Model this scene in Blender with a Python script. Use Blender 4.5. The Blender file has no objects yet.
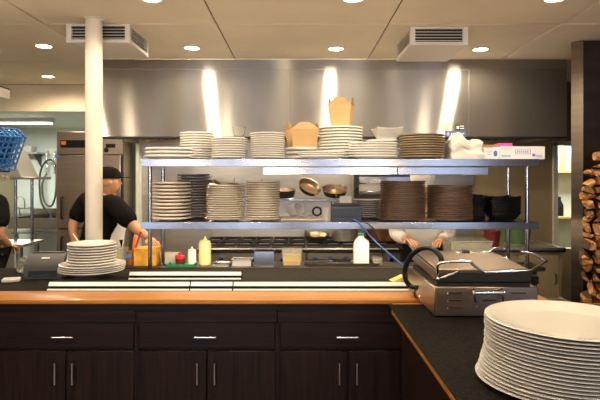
import bpy, bmesh, math, random
from mathutils import Vector, Matrix, Euler, noise
random.seed(7)
PI = math.pi
S = bpy.context.scene
COL = S.collection
F = 530.0; CX = 298.0; CY = 178.0; CAMZ = 1.55
def X(px, d): return (px-CX)/F*d
def Z(py, d): return CAMZ-(py-CY)/F*d

# ------------------------------------------------------------------ materials
def nd(nt, typ, **kw):
    n = nt.nodes.new(typ)
    for k, v in kw.items():
        if k in n.inputs.keys(): n.inputs[k].default_value = v
        else: setattr(n, k, v)
    return n
def mat(name, col, rough=0.5, metal=0.0, spec=0.5, var=0.0, vscale=(8,8,8), bump=0.0, bscale=(40,40,40), trans=0.0, emit=None, estr=0.0, aniso=0.0, arot=0.0, coat=0.0, alpha=1.0, ior=1.45, col2=None, detail=4):
    m = bpy.data.materials.new(name); m.use_nodes = True
    nt = m.node_tree; b = nt.nodes['Principled BSDF']; L = nt.links
    c = (*col, 1)
    b.inputs['Base Color'].default_value = c
    b.inputs['Roughness'].default_value = rough
    b.inputs['Metallic'].default_value = metal
    b.inputs['Specular IOR Level'].default_value = spec
    b.inputs['Transmission Weight'].default_value = trans
    b.inputs['IOR'].default_value = ior
    b.inputs['Coat Weight'].default_value = coat
    b.inputs['Alpha'].default_value = alpha
    if emit: b.inputs['Emission Color'].default_value = (*emit, 1); b.inputs['Emission Strength'].default_value = estr
    if aniso:
        b.inputs['Anisotropic'].default_value = aniso; b.inputs['Anisotropic Rotation'].default_value = arot
        t = nd(nt, 'ShaderNodeTangent', direction_type='UV_MAP'); t.uv_map = 'UVMap'; L.new(t.outputs[0], b.inputs['Tangent'])
    def tex(scale, det):
        tc = nd(nt, 'ShaderNodeTexCoord'); mp = nd(nt, 'ShaderNodeMapping'); mp.inputs['Scale'].default_value = scale
        n = nd(nt, 'ShaderNodeTexNoise'); n.inputs['Scale'].default_value = 1.0; n.inputs['Detail'].default_value = det
        L.new(tc.outputs['Object'], mp.inputs[0]); L.new(mp.outputs[0], n.inputs['Vector']); return n
    if var or col2:
        n = tex(vscale, detail); r = nd(nt, 'ShaderNodeValToRGB')
        c2 = col2 if col2 else tuple(min(1, x*(1+var)) for x in col)
        c1 = col if col2 else tuple(x*(1-var) for x in col)
        r.color_ramp.elements[0].position = 0.32; r.color_ramp.elements[0].color = (*c1, 1)
        r.color_ramp.elements[1].position = 0.68; r.color_ramp.elements[1].color = (*c2, 1)
        L.new(n.outputs['Fac'], r.inputs[0]); L.new(r.outputs[0], b.inputs['Base Color'])
    if bump:
        n = tex(bscale, 2); bp = nd(nt, 'ShaderNodeBump'); bp.inputs['Strength'].default_value = bump; bp.inputs['Distance'].default_value = 0.003
        L.new(n.outputs['Fac'], bp.inputs['Height']); L.new(bp.outputs[0], b.inputs['Normal'])
    return m
M = {}
def mk(k, *a, **kw): M[k] = mat(k, *a, **kw)
mk('ceiling_tile', (.86,.77,.60), .75, var=.05, vscale=(2,2,2))
mk('ceiling_gap', (.22,.17,.11), .9)
mk('plaster', (.78,.66,.47), .6, var=.04, vscale=(1.5,1.5,1.5))
mk('beige_wall', (.33,.26,.15), .5, var=.06, vscale=(1.5,1.5,1.5))
mk('tile_wall', (.66,.70,.635), .4, var=.05, vscale=(2,2,2))
mk('dining_wall', (.10,.065,.04), .7, var=.1)
mk('dining_ceiling', (.5,.42,.30), .8)
mk('floor_tile', (.10,.07,.05), .5, var=.2, vscale=(3,3,3))
mk('steel', (.37,.355,.35), .19, 1, var=.10, vscale=(5,5,5), bump=.12, bscale=(9,9,9))
mk('steel_dull', (.50,.47,.43), .42, 1, var=.08, vscale=(3,3,20))
mk('steel_dark', (.10,.085,.075), .38, 1, var=.15, vscale=(2,2,10))
mk('fridge_steel', (.36,.29,.22), .42, 1, var=.06, vscale=(2,2,40))
mk('grill_steel', (.44,.34,.25), .34, 1, var=.08, vscale=(3,3,20))
mk('chute_grey', (.36,.36,.32), .5)
mk('corner_steel', (.24,.20,.165), .30, 1, var=.1, vscale=(3,3,20))
mk('chrome', (.80,.80,.82), .10, 1)
mk('aluminium', (.92,.91,.88), .35, .3)
mk('wood_top', (.37,.128,.018), .42, spec=.25, var=0, col2=(.54,.235,.045), vscale=(1.2,38,38), coat=.08)
mk('espresso', (.008,.004,.003), .34, spec=.28, col2=(.026,.012,.008), vscale=(60,60,3), detail=6)
mk('espresso_flat', (.007,.0035,.0028), .36, spec=.28, col2=(.022,.010,.007), vscale=(3,60,60), detail=6)
mk('black_top', (.016,.013,.010), .8, spec=.08, var=.25, vscale=(30,30,30), bump=.3, bscale=(200,200,200))
mk('rubber_mat', (.012,.0105,.009), .9, spec=.06, var=.45, vscale=(90,90,90), bump=1.0, bscale=(160,160,160))
mk('porcelain', (.80,.76,.68), .17, var=.02, coat=.2)
mk('porcelain_warm', (.74,.66,.53), .25, var=.03)
mk('porcelain_grey', (.40,.35,.31), .28, var=.05)
mk('stoneware_tan', (.34,.25,.15), .27, 0, var=.12, vscale=(5,5,60))
mk('stoneware_brown', (.135,.082,.052), .42, var=.16, vscale=(5,5,60))
mk('porcelain_white', (.63,.605,.56), .2)
mk('kraft', (.54,.34,.15), .75, var=.05)
mk('kraft_dark', (.33,.19,.075), .8, var=.05)
mk('paper', (.66,.61,.54), .75, var=.03)
mk('carton', (.80,.76,.74), .6)
mk('pink', (.75,.08,.34), .5)
mk('blue_ink', (.10,.16,.45), .5)
mk('blue_pale', (.35,.42,.62), .5)
mk('blue_plastic', (.045,.20,.50), .4)
mk('black_plastic', (.009,.009,.010), .35, spec=.3)
mk('black_satin', (.014,.013,.013), .45)
mk('black_iron', (.012,.011,.010), .6, bump=.3)
mk('grey_plastic', (.052,.045,.040), .42)
mk('dark_blue_plastic', (.028,.034,.050), .4)
mk('pan_copper', (.34,.25,.17), .33, 1, var=.25, vscale=(18,18,18))
mk('pot_brown', (.24,.11,.045), .35, .85, var=.35, vscale=(9,9,9))
mk('pole_paint', (.80,.72,.60), .45)
mk('white_paint', (.74,.70,.64), .5)
mk('green_plastic', (.015,.30,.12), .4)
mk('green_dark', (.035,.07,.02), .5)
mk('red_plastic', (.55,.02,.02), .35)
mk('red_sauce', (.11,.01,.006), .4)
mk('yellow_plastic', (.86,.68,.30), .4)
mk('milk_plastic', (.90,.87,.78), .4)
mk('clear', (.95,.95,.92), .08, trans=.95, ior=1.2)
mk('clear_frost', (.90,.87,.76), .22, trans=.88, ior=1.2)
mk('yellow_liquid', (.72,.50,.13), .3)
mk('cheese', (.90,.42,.05), .55, var=.25, vscale=(18,18,18))
mk('yellow_paper', (.80,.62,.14), .7)
mk('orange_badge', (.85,.22,.03), .5)
mk('blue_badge', (.05,.25,.75), .5)
mk('skin', (.62,.30,.15), .5, var=.06)
mk('hair', (.42,.22,.085), .6)
mk('black_cloth', (.010,.0085,.0075), .95, spec=.08, bump=.4, bscale=(14,14,14))
mk('charcoal_cloth', (.018,.016,.015), .95, spec=.08)
mk('white_cloth', (.80,.75,.68), .85, bump=.5, bscale=(16,16,16))
mk('shoe', (.01,.01,.01), .5)
mk('bark', (.07,.034,.016), .9, var=.5, vscale=(20,6,20), bump=1, bscale=(40,12,40))
mk('split_wood', (.34,.13,.035), .8, col2=(.74,.38,.12), vscale=(30,4,30))
mk('end_wood', (.28,.11,.03), .8, col2=(.66,.34,.11), vscale=(22,22,22))
mk('added_strip_glow', (1,.9,.7), .4, emit=(1,.82,.56), estr=6)  # glow of the strip lamps added under the lower shelf
mk('lamp_glow', (1,1,1), .5, emit=(1,.86,.62), estr=26)
mk('tube_glow', (1,1,1), .5, emit=(.9,1,.9), estr=6)
mk('blue_cable', (.05,.14,.48), .4)
mk('terracotta', (.72,.26,.06), .5)
mk('amber', (.30,.11,.03), .3)

def brushed(name, col, r, a):
    m = bpy.data.materials.new(name); m.use_nodes = True; nt = m.node_tree; L = nt.links
    out = nt.nodes['Material Output']; nt.nodes.remove(nt.nodes['Principled BSDF'])
    g = nd(nt, 'ShaderNodeBsdfAnisotropic'); g.distribution = 'GGX'
    g.inputs['Roughness'].default_value = r; g.inputs['Anisotropy'].default_value = a
    t = nd(nt, 'ShaderNodeTangent', direction_type='UV_MAP'); t.uv_map = 'UVMap'; L.new(t.outputs[0], g.inputs['Tangent'])
    tc = nd(nt, 'ShaderNodeTexCoord'); mp = nd(nt, 'ShaderNodeMapping'); mp.inputs['Scale'].default_value = (1.2,1,.5)
    n = nd(nt, 'ShaderNodeTexNoise'); n.inputs['Scale'].default_value = 1.0; rp = nd(nt, 'ShaderNodeValToRGB')
    rp.color_ramp.elements[0].position = .3; rp.color_ramp.elements[1].position = .7
    rp.color_ramp.elements[0].color = (*[c*.9 for c in col],1); rp.color_ramp.elements[1].color = (*[min(1,c*1.08) for c in col],1)
    L.new(tc.outputs['Object'], mp.inputs[0]); L.new(mp.outputs[0], n.inputs['Vector']); L.new(n.outputs['Fac'], rp.inputs[0]); L.new(rp.outputs[0], g.inputs['Color'])
    g2 = nd(nt, 'ShaderNodeBsdfAnisotropic'); g2.inputs['Roughness'].default_value = .72; L.new(rp.outputs[0], g2.inputs['Color'])
    mx = nd(nt, 'ShaderNodeMixShader'); mx.inputs[0].default_value = .14; L.new(g.outputs[0], mx.inputs[1]); L.new(g2.outputs[0], mx.inputs[2])
    L.new(mx.outputs[0], out.inputs['Surface']); M[name] = m
brushed('hood_steel', (.70,.66,.60), .40, .86)

b_ = M['milk_plastic'].node_tree.nodes['Principled BSDF']; b_.inputs['Subsurface Weight'].default_value = .9; b_.inputs['Subsurface Radius'].default_value = (1,.9,.75); b_.inputs['Subsurface Scale'].default_value = .06
# ------------------------------------------------------------------ mesh builder
class MB:
    def __init__(self): self.v = []; self.f = []; self.mi = []; self.cur = 0; self.T = Matrix.Identity(4)
    def add(self, vs, fs):
        o = len(self.v); self.v += [tuple(self.T @ Vector(p)) for p in vs]
        self.f += [tuple(i+o for i in f) for f in fs]; self.mi += [self.cur]*len(fs); return self
    def box(self, x0, x1, y0, y1, z0, z1, bev=0.0, seg=1):
        if bev:
            bm = bmesh.new(); bmesh.ops.create_cube(bm, size=1)
            for v in bm.verts: v.co = Vector(((x0+x1)/2+v.co.x*(x1-x0), (y0+y1)/2+v.co.y*(y1-y0), (z0+z1)/2+v.co.z*(z1-z0)))
            bmesh.ops.bevel(bm, geom=bm.edges[:], offset=bev, segments=seg, affect='EDGES', profile=.5)
            bm.verts.index_update(); r = self.add([v.co[:] for v in bm.verts], [[v.index for v in f.verts] for f in bm.faces]); bm.free(); return r
        vs = [(x,y,z) for z in (z0,z1) for y in (y0,y1) for x in (x0,x1)]
        return self.add(vs, [(0,2,3,1),(4,5,7,6),(0,1,5,4),(2,6,7,3),(0,4,6,2),(1,3,7,5)])
    def lathe(self, prof, seg=32, c=(0,0,0), sx=1.0, sy=1.0):
        vs = []; rings = []
        for r, z in prof:
            if r < 1e-6: rings.append([len(vs)]); vs.append((c[0], c[1], c[2]+z))
            else:
                rings.append(list(range(len(vs), len(vs)+seg)))
                vs += [(c[0]+sx*r*math.cos(2*PI*k/seg), c[1]+sy*r*math.sin(2*PI*k/seg), c[2]+z) for k in range(seg)]
        fs = []
        for a, b in zip(rings, rings[1:]):
            for k in range(seg):
                k2 = (k+1) % seg
                if len(a) == 1 and len(b) == 1: continue
                if len(a) == 1: fs.append((a[0], b[k2], b[k]))
                elif len(b) == 1: fs.append((a[k], a[k2], b[0]))
                else: fs.append((a[k], a[k2], b[k2], b[k]))
        return self.add(vs, fs)
    def cyl(self, r, z0, z1, c=(0,0), seg=24, r2=None):
        r2 = r if r2 is None else r2
        return self.lathe([(0,z0),(r,z0),(r2,z1),(0,z1)], seg, (c[0],c[1],0))
    def tube(self, pts, r, seg=10, smooth=0, closed=False):
        P = [Vector(p) for p in pts]
        if smooth:
            Q = []; n = len(P); rng = range(n if closed else n-1)
            for i in rng:
                p0 = P[(i-1) % n] if closed or i > 0 else P[0]; p1 = P[i]; p2 = P[(i+1) % n]; p3 = P[(i+2) % n] if closed or i+2 < n else P[-1]
                for s in range(smooth):
                    t = s/smooth
                    Q.append(.5*((2*p1)+(p2-p0)*t+(2*p0-5*p1+4*p2-p3)*t*t+(3*p1-p0-3*p2+p3)*t**3))
            if not closed: Q.append(P[-1])
            P = Q
        n = len(P); vs = []; up = None
        R = r if isinstance(r, (list, tuple)) else [r]*n
        if len(R) != n: R = [R[0]+(R[-1]-R[0])*i/(n-1) for i in range(n)]
        for i in range(n):
            t = (P[(i+1) % n]-P[i-1]) if closed else (P[min(i+1,n-1)]-P[max(i-1,0)])
            t.normalize()
            if up is None:
                up = Vector((0,0,1)) if abs(t.z) < .9 else Vector((1,0,0))
            u = (up-t*up.dot(t)); u.normalize(); up = u; w = t.cross(u)
            vs += [tuple(P[i]+R[i]*(math.cos(2*PI*k/seg)*u+math.sin(2*PI*k/seg)*w)) for k in range(seg)]
        fs = []
        for i in range(n if closed else n-1):
            j = (i+1) % n
            for k in range(seg): fs.append((i*seg+k, i*seg+(k+1) % seg, j*seg+(k+1) % seg, j*seg+k))
        if not closed: fs += [tuple(reversed(range(seg))), tuple((n-1)*seg+k for k in range(seg))]
        return self.add(vs, fs)
    def prism(self, poly, y0, y1):      # polygon in x,z extruded along y
        n = len(poly); vs = [(x,y0,z) for x, z in poly]+[(x,y1,z) for x, z in poly]
        return self.add(vs, [tuple(range(n)), tuple(reversed(range(n,2*n)))]+[(i, i+n, (i+1) % n+n, (i+1) % n) for i in range(n)])
    def prismx(self, poly, x0, x1):     # polygon in y,z extruded along x
        n = len(poly); vs = [(x0,y,z) for y, z in poly]+[(x1,y,z) for y, z in poly]
        return self.add(vs, [tuple(reversed(range(n))), tuple(range(n,2*n))]+[(i, (i+1) % n, (i+1) % n+n, i+n) for i in range(n)])
    def frust(self, w0, d0, w1, d1, z0, z1, c=(0,0), t=None):    # square tapered cup; open when t given
        def ring(w, d, z): return [(c[0]-w/2,c[1]-d/2,z),(c[0]+w/2,c[1]-d/2,z),(c[0]+w/2,c[1]+d/2,z),(c[0]-w/2,c[1]+d/2,z)]
        if t is None: rings = [ring(w0,d0,z0), ring(w1,d1,z1)]
        else: rings = [ring(w0,d0,z0), ring(w1,d1,z1), ring(w1-2*t,d1-2*t,z1), ring(w0-2*t,d0-2*t,z0+t)]
        vs = sum(rings, []); fs = [(3,2,1,0)]
        for a in range(len(rings)-1):
            for k in range(4): fs.append((4*a+k, 4*a+(k+1)%4, 4*a+4+(k+1)%4, 4*a+4+k))
        m = 4*(len(rings)-1); fs.append((m,m+1,m+2,m+3)); return self.add(vs, fs)
    def build(self, name, mats, parent=None, loc=None, ang=38):
        me = bpy.data.meshes.new(name); me.from_pydata(self.v, [], self.f)
        if not isinstance(mats, (list, tuple)): mats = [mats]
        for m in mats: me.materials.append(M[m] if isinstance(m, str) else m)
        for p, i in zip(me.polygons, self.mi): p.material_index = min(i, len(mats)-1)
        bm = bmesh.new(); bm.from_mesh(me); bmesh.ops.recalc_face_normals(bm, faces=bm.faces); bm.to_mesh(me); bm.free()
        me.shade_smooth(); me.set_sharp_from_angle(angle=math.radians(ang))
        o = bpy.data.objects.new(name, me); COL.objects.link(o)
        if parent: o.parent = parent
        if loc: o.location = loc
        return o
def tag(o, label, cat, group=None, kind=None):
    o['label'] = label; o['category'] = cat
    if group: o['group'] = group
    if kind: o['kind'] = kind
    return o
def thing(name, label, cat, loc=(0,0,0), rz=0, group=None):
    o = bpy.data.objects.new(name, None); COL.objects.link(o); o.empty_display_size = .05
    o.location = loc; o.rotation_euler = (0,0,rz); return tag(o, label, cat, group)
def struct(name, mb, m, parent=None):
    o = mb.build(name, m, parent); o['kind'] = 'structure'; return o
def dup(root, loc, rz=None, label=None):
    r = root.copy(); COL.objects.link(r); r.location = loc
    if rz is not None: r.rotation_euler = (0,0,rz)
    if label: r['label'] = label
    for ch in list(root.children):
        c = ch.copy(); COL.objects.link(c); c.parent = r
        for g in list(ch.children):
            e = g.copy(); COL.objects.link(e); e.parent = c
    return r
NUM = 'first second third fourth fifth sixth seventh eighth ninth tenth eleventh twelfth'.split()
def ordinal(k, n):   # k counted from the bottom
    t = n-1-k
    if t == 0: return 'the top one'
    if k == 0: return 'the bottom one'
    return NUM[t]+' from top' if t <= k else NUM[k]+' from bottom'

# ------------------------------------------------------------------ the room shell
H = 2.64
struct('floor', MB().box(-4.6,4.2,-3.9,9.0,-.1,0), 'floor_tile')
cm = MB(); cm.cur = 1; cm.box(-4.6,4.2,-3.9,9.0,H+.012,H+.1); cm.cur = 0
gx = [.642+1.22*k for k in range(-5,4)]; gy = [3.75+1.22*k for k in range(-7,3)]
for a in gx[:-1]:
    for b in gy[:-1]:
        x0, x1, y0, y1 = max(a,-4.6)+.005, min(a+1.22,4.2)-.005, max(b,-3.9)+.005, min(b+1.22,6.19)-.005
        if x1-x0 > .02 and y1-y0 > .02: cm.box(x0,x1,y0,y1,H,H+.013, .004)
struct('ceiling', cm, ['ceiling_tile','ceiling_gap'])
struct('wall_left', MB().box(-4.7,-4.6,-3.9,9.0,0,H), 'beige_wall')
struct('wall_right', MB().box(4.2,4.3,-3.9,9.0,0,H), 'dining_wall')
# rear wall with four windows
wm = MB(); wins = [(-3.9,-2.4),(-1.9,-.4),(.2,1.7),(2.2,3.7)]
xs = [-4.6]+[w for p in wins for w in p]+[4.2]
for i in range(0, len(xs), 2): wm.box(xs[i],xs[i+1],-4.0,-3.9,0,H)
for a, b in wins: wm.box(a,b,-4.0,-3.9,0,.25); wm.box(a,b,-4.0,-3.9,2.35,H)
struct('wall_rear', wm, 'dining_wall')
for i, (a, b) in enumerate(wins):
    w = MB()
    w.box(a,b,-3.96,-3.9,.25,.30).box(a,b,-3.96,-3.9,2.3,2.35).box(a,a+.05,-3.96,-3.9,.30,2.3).box(b-.05,b,-3.96,-3.9,.30,2.3).box((a+b)/2-.02,(a+b)/2+.02,-3.95,-3.91,.30,2.3)
    struct('window_%d' % (i+1), w, 'espresso_flat')
# kitchen rear wall, with an opening into the bright room at the right
kb = MB().box(-1.79,2.91,6.0,6.12,0,H).box(2.91,3.5,6.0,6.12,1.92,H).box(2.91,3.5,6.0,6.12,0,.75).box(3.5,4.2,6.0,6.12,0,H)
struct('wall_back', kb, 'beige_wall')
struct('trim_1', MB().box(2.88,2.93,5.97,6.13,.76,1.95).box(2.88,3.52,5.97,6.13,1.92,1.97), 'white_paint')
struct('wall_header', MB().box(-4.6,-1.79,6.2,6.32,2.33,H), 'plaster')
struct('wall_passage', MB().box(-1.79,-1.69,6.12,8.7,0,2.40), 'tile_wall')
struct('wall_dishroom', MB().box(-4.6,-1.79,8.6,8.7,0,2.40), 'tile_wall')
struct('ceiling_dishroom', MB().box(-4.6,-1.79,6.32,8.6,2.35,2.40), 'tile_wall')
struct('wall_pantry', MB().box(2.2,4.2,7.5,7.6,0,H), 'tile_wall')
# steel wall lining behind the range
struct('trim_2', MB().box(-1.78,1.98,5.985,5.998,.3,1.95), 'steel_dull')
struct('trim_3', MB().box(-1.80,-1.765,5.88,5.985,0,1.93), 'tile_wall')
# dark partition with a steel corner, firewood stands in front of it
struct('wall_partition', MB().box(2.252,4.2,4.20,4.32,0,H), 'steel_dark')
tv = [(2.19,4.25),(2.252,4.185),(2.252,4.25)]
struct('trim_4', MB().add([(x,y,z) for z in (0,H) for x,y in tv],[(0,1,4,3),(1,2,5,4),(2,0,3,5),(2,1,0),(3,4,5)]), 'corner_steel')
po = MB().lathe([(0,0),(.062,0),(.062,.012),(.056,.014),(.056,H-.93),(.07,H-.925),(.07,H-.92),(0,H-.92)], 32)
o = po.build('round_pole', 'pole_paint', None, (-1.401,3.64,.92)); tag(o, 'cream painted round pole from the counter to the ceiling', 'pole')

# ------------------------------------------------------------------ exhaust hood
hd = thing('exhaust_hood', 'long brushed stainless steel exhaust hood below the ceiling at the back', 'exhaust hood', (0,4.85,1.93))
def uvplane(name, x0, x1, z0, z1, y, m, parent, thick=.006):
    mb = MB().box(x0,x1,y,y+thick,z0,z1); ob = mb.build(name, m, parent)
    uv = ob.data.uv_layers.new(name='UVMap')
    for l in ob.data.loops:
        c = ob.data.vertices[l.vertex_index].co; uv.data[l.index].uv = (c.x*.2+.5, c.z*.2+.5)
    return ob
HB = .705
uvplane('upper_band', -1.79,2.46,.612,HB,-.006,'hood_steel',hd)
cur = [-1.79,-.07,1.563,2.46]
for a, b in zip(cur, cur[1:]): uvplane('front_panel', a+.002,b-.002,0,.608,-.004,'hood_steel',hd)
MB().box(-1.79,-1.78,0,1.1,0,HB).box(2.45,2.46,0,1.1,0,HB).box(-1.78,2.45,.0,.004,-.0,HB).build('side_panel','steel_dull',hd)
MB().box(-1.79,2.46,-.008,.03,-.022,0,.004).build('bottom_lip','black_satin',hd)
fl = MB(); fl.box(-1.78,2.45,.03,.035,0,.5)
fl.T = Matrix.Translation((0,.62,.26)) @ Matrix.Rotation(math.radians(-50),4,'X')
for k in range(52): fl.box(-1.75+k*.08,-1.75+k*.08+.045,-.32,.30,0,.02)
fl.T = Matrix.Identity(4)
fl.build('baffle_filter','steel_dark',hd)
for k, xx in enumerate((-.95,.45)):
    lp = MB().lathe([(0,0),(.05,.0),(.055,.02),(.055,.07),(0,.07)],20,(xx,.45,.30)).build('hood_lamp','lamp_glow',hd)
def tagflat(name, px0, px1, py0, py1, d, m, label, cat, marks=None, th=.0015):
    mb = MB().box(X(px0,d),X(px1,d),d-th,d,Z(py1,d),Z(py0,d))
    ob = tag(mb.build(name, m), label, cat)
    if marks:
        mm = MB()
        for a, b, c, e in marks: mm.box(X(a,d),X(b,d),d-th-.0008,d-th,Z(e,d),Z(c,d))
        mm.build('marking', 'carton' if m != 'paper' else 'blue_ink', ob)
    return ob
HF = 4.845
tagflat('sticker',445,466,131,137,HF,'blue_ink','dark blue sticker with a row of white marks on hood panel','sticker',[(447.5,448.6,132,136),(446.6,449.5,133.4,134.6)]+[(451+k*1.5,452+k*1.5,132.8+(k%2)*.4,135.2-(k%3)*.4) for k in range(9)])
tagflat('sticker',455.5,465,124.5,130.5,HF,'green_dark','small dark green sticker above the blue sticker on hood','sticker',[(456.5,459,126,129),(460,464,125.5,126.5),(460,464,128,129)])
tagflat('paper_note',441,452,122,131,HF,'paper','cream paper note on hood left of the green sticker','note')

# ------------------------------------------------------------------ ceiling diffusers
def diffuser(x0, x1, y0, y1, label, side):
    t = thing('ceiling_diffuser', label, 'air diffuser', ((x0+x1)/2,(y0+y1)/2,H), 0)
    w, l, h = (x1-x0)/2, (y1-y0)/2, .131
    b = MB(); e = .035
    b.box(-w+.004,w-.004,-l+.004,l-.004,-h+.004,-h+.02)
    b.box(-w-.001,w+.001,-l-.001,l+.001,-h-.001,-h+.006,.002)
    for sx in (-1,1):
        b.box(*sorted((sx*w,sx*(w-e))),-l,-l+.02,-h,-.001); b.box(*sorted((sx*w,sx*(w-.02))),-l+.0202,-l+e,-h+.007,-.001); b.box(*sorted((sx*w,sx*(w-.02))),l-e,l,-h,-.001)
        b.box(*sorted((sx*w,sx*(w-.02))),-l+e,l-e,-.014,-.001); b.box(*sorted((sx*w,sx*(w-.02))),-l+e,l-e,-h+.007,-h+.022)
    b.box(-w+e,w-e,-l,-l+.02,-.014,-.001); b.box(-w+e,w-e,-l,-l+.02,-h+.007,-h+.022); b.box(-w+.02,w-.02,l-.02,l,-h+.007,-.001)
    b.build('housing','white_paint',t)
    MB().box(-w+.03,w-.03,-l+.03,l-.022,-h+.02,-.002).build('duct_core','black_satin',t)
    g = MB()
    for k in range(4):
        g.T = Matrix.Translation((0,-l+.012,-h+.034+k*.021)) @ Matrix.Rotation(math.radians(17),4,'X'); g.box(-w+.034,w-.034,-.009,.009,-.0022,.0022)
    g.T = Matrix.Identity(4); g.build('front_louvre','white_paint',t)
    for sx in (-1,1):
        g = MB()
        for k in range(4):
            g.T = Matrix.Translation((sx*(w-.012),0,-h+.034+k*.021)) @ Matrix.Rotation(math.radians(17*sx),4,'Y'); g.box(-.008,.008,-l+.034,l-.034,-.0022,.0022)
        g.T = Matrix.Identity(4); g.build('side_louvre','white_paint',t)
    return t
diffuser(-1.64,-1.19,3.75,4.22,'white louvred air diffuser on ceiling behind the cream pole',1)
diffuser(.81,1.225,3.82,4.36,'white louvred air diffuser on ceiling right of the tall takeout box',-1)

# ------------------------------------------------------------------ downlights
def downlight(x, y, label, power, z=H, group=None):
    t = thing('downlight', label, 'ceiling light', (x,y,z), 0, group)
    MB().lathe([(.058,-.001),(.075,-.001),(.078,-.006),(.062,-.010),(.058,-.006),(.058,-.001)],32).build('trim_ring','white_paint',t)
    MB().lathe([(0,-.002),(.058,-.002),(.057,-.0045),(0,-.0045)],32).build('lens','lamp_glow',t)
    ld = bpy.data.lights.new('downlight_lamp','SPOT'); ld.energy = power; ld.color = (1,.84,.62); ld.spot_size = math.radians(172); ld.spot_blend = .45; ld.shadow_soft_size = .055
    lo = bpy.data.objects.new('downlight_lamp', ld); COL.objects.link(lo); lo.parent = t; lo.location = (0,0,-.03)
    return t
DP = 20
downlight(-.885,4.42,'round recessed ceiling light left of centre near the hood',DP)
downlight(.32,4.45,'round recessed ceiling light above the tall kraft takeout box',DP)
downlight(1.54,4.47,'round recessed ceiling light right of the right air diffuser',DP)
downlight(-2.09,4.36,'round recessed ceiling light left of cream pole, the nearer of two',DP)
downlight(-2.67,5.66,'round recessed ceiling light left of cream pole, close to the header wall',DP)
for j, (yy, rowname) in enumerate(((3.2,'over the counter'),(2.0,'in front of the counter'),(.8,'near the camera'))):
    for i, xx in enumerate((-2.09,-.885,.335,1.555)):
        downlight(xx,yy,'round recessed ceiling light %s, %s from left' % (rowname, NUM[i]),DP*(1.15 if j == 0 else .22))

def pendant(x, y, label):  # unseen uplight, added to brighten the ceiling
    t = thing('added_pendant', label, 'added pendant lamp', (x,y,H), 0, 'added dining room pendants')
    MB().cyl(.05,-.03,-.001,(0,0),20).build('canopy','black_satin',t)
    MB().cyl(.006,-.50,-.03,(0,0),10).build('cord','black_satin',t)
    MB().lathe([(0,-.50),(.03,-.50),(.10,-.48),(.17,-.42),(.20,-.36),(.197,-.36),(.165,-.415),(.095,-.474),(.02,-.494),(0,-.494)],32).build('metal_bowl','steel_dark',t)
    l = bpy.data.lights.new('added_pendant_bulb','POINT'); l.energy = 34; l.color = (1,.82,.58); l.shadow_soft_size = .04
    o = bpy.data.objects.new('added_pendant_bulb',l); COL.objects.link(o); o.parent = t; o.location = (0,.0,-.39)
    return t
for k, xx in enumerate((-1.9,-.2,1.5)): pendant(xx,1.4,'added dark metal bowl uplight over the counter front, out of view, %s from left' % NUM[k])

def globe(x, y, label):  # unseen globe, added as warm front light for the pass
    t = thing('added_globe', label, 'added pendant lamp', (x,y,H), 0, 'added dining room globes')
    MB().cyl(.05,-.03,-.001,(0,0),20).build('canopy','black_satin',t)
    MB().cyl(.006,-.66,-.03,(0,0),10).build('cord','black_satin',t)
    MB().lathe([(.03,-.66),(.07,-.69),(.12,-.76),(.12,-.82),(.08,-.89),(0,-.91)],28).build('glass_globe','added_globe_glow',t)
    l = bpy.data.lights.new('added_globe_bulb','POINT'); l.energy = 24; l.color = (1,.84,.62); l.shadow_soft_size = .14
    o = bpy.data.objects.new('added_globe_bulb',l); COL.objects.link(o); o.parent = t; o.location = (0,0,-1.08)
mk('added_globe_glow', (1,.9,.7), .4, emit=(1,.84,.62), estr=3)  # glow of the added globes behind the camera
for k, xx in enumerate((-1.8,-.3,1.2)): globe(xx,-1.4,'added warm glass globe lamp over the dining room behind the camera, %s from left' % NUM[k])

# ------------------------------------------------------------------ counters and cabinets
CT = .92
tag(MB().box(-2.6,1.30,2.738,2.955,CT-.022,CT,.004,2).build('wood_counter','wood_top'),'long honey wood counter front edge above the dark cabinets','counter')
tag(MB().box(-2.6,1.30,2.957,3.40,CT-.05,CT-.002).box(-2.6,1.545,3.40,3.725,CT-.05,CT-.002).build('black_counter','black_top'),'matte black counter top behind the honey wood edge','counter')
tag(MB().box(.47,2.14,.75,2.668,CT-.055,CT,.006,2).build('wood_counter','wood_top'),'honey wood side counter running towards the camera under black mat','counter')
mm = MB(); mm.box(.445,2.05,.80,2.615,CT+.001,CT+.008,.003)
mt = tag(mm.build('rubber_mat','rubber_mat'),'black ribbed rubber mat under the press grill and platters','mat')
cb = thing('side_cabinet','dark wood cabinet under the side counter at right','cabinet',(0,0,0))
MB().box(.52,2.1,.8,2.66,0,CT-.056).build('body','espresso',cb)
MB().box(.515,.52,.9,1.7,.08,.80,.002).build('side_panel','espresso',cb)
YF = 2.760
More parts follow.
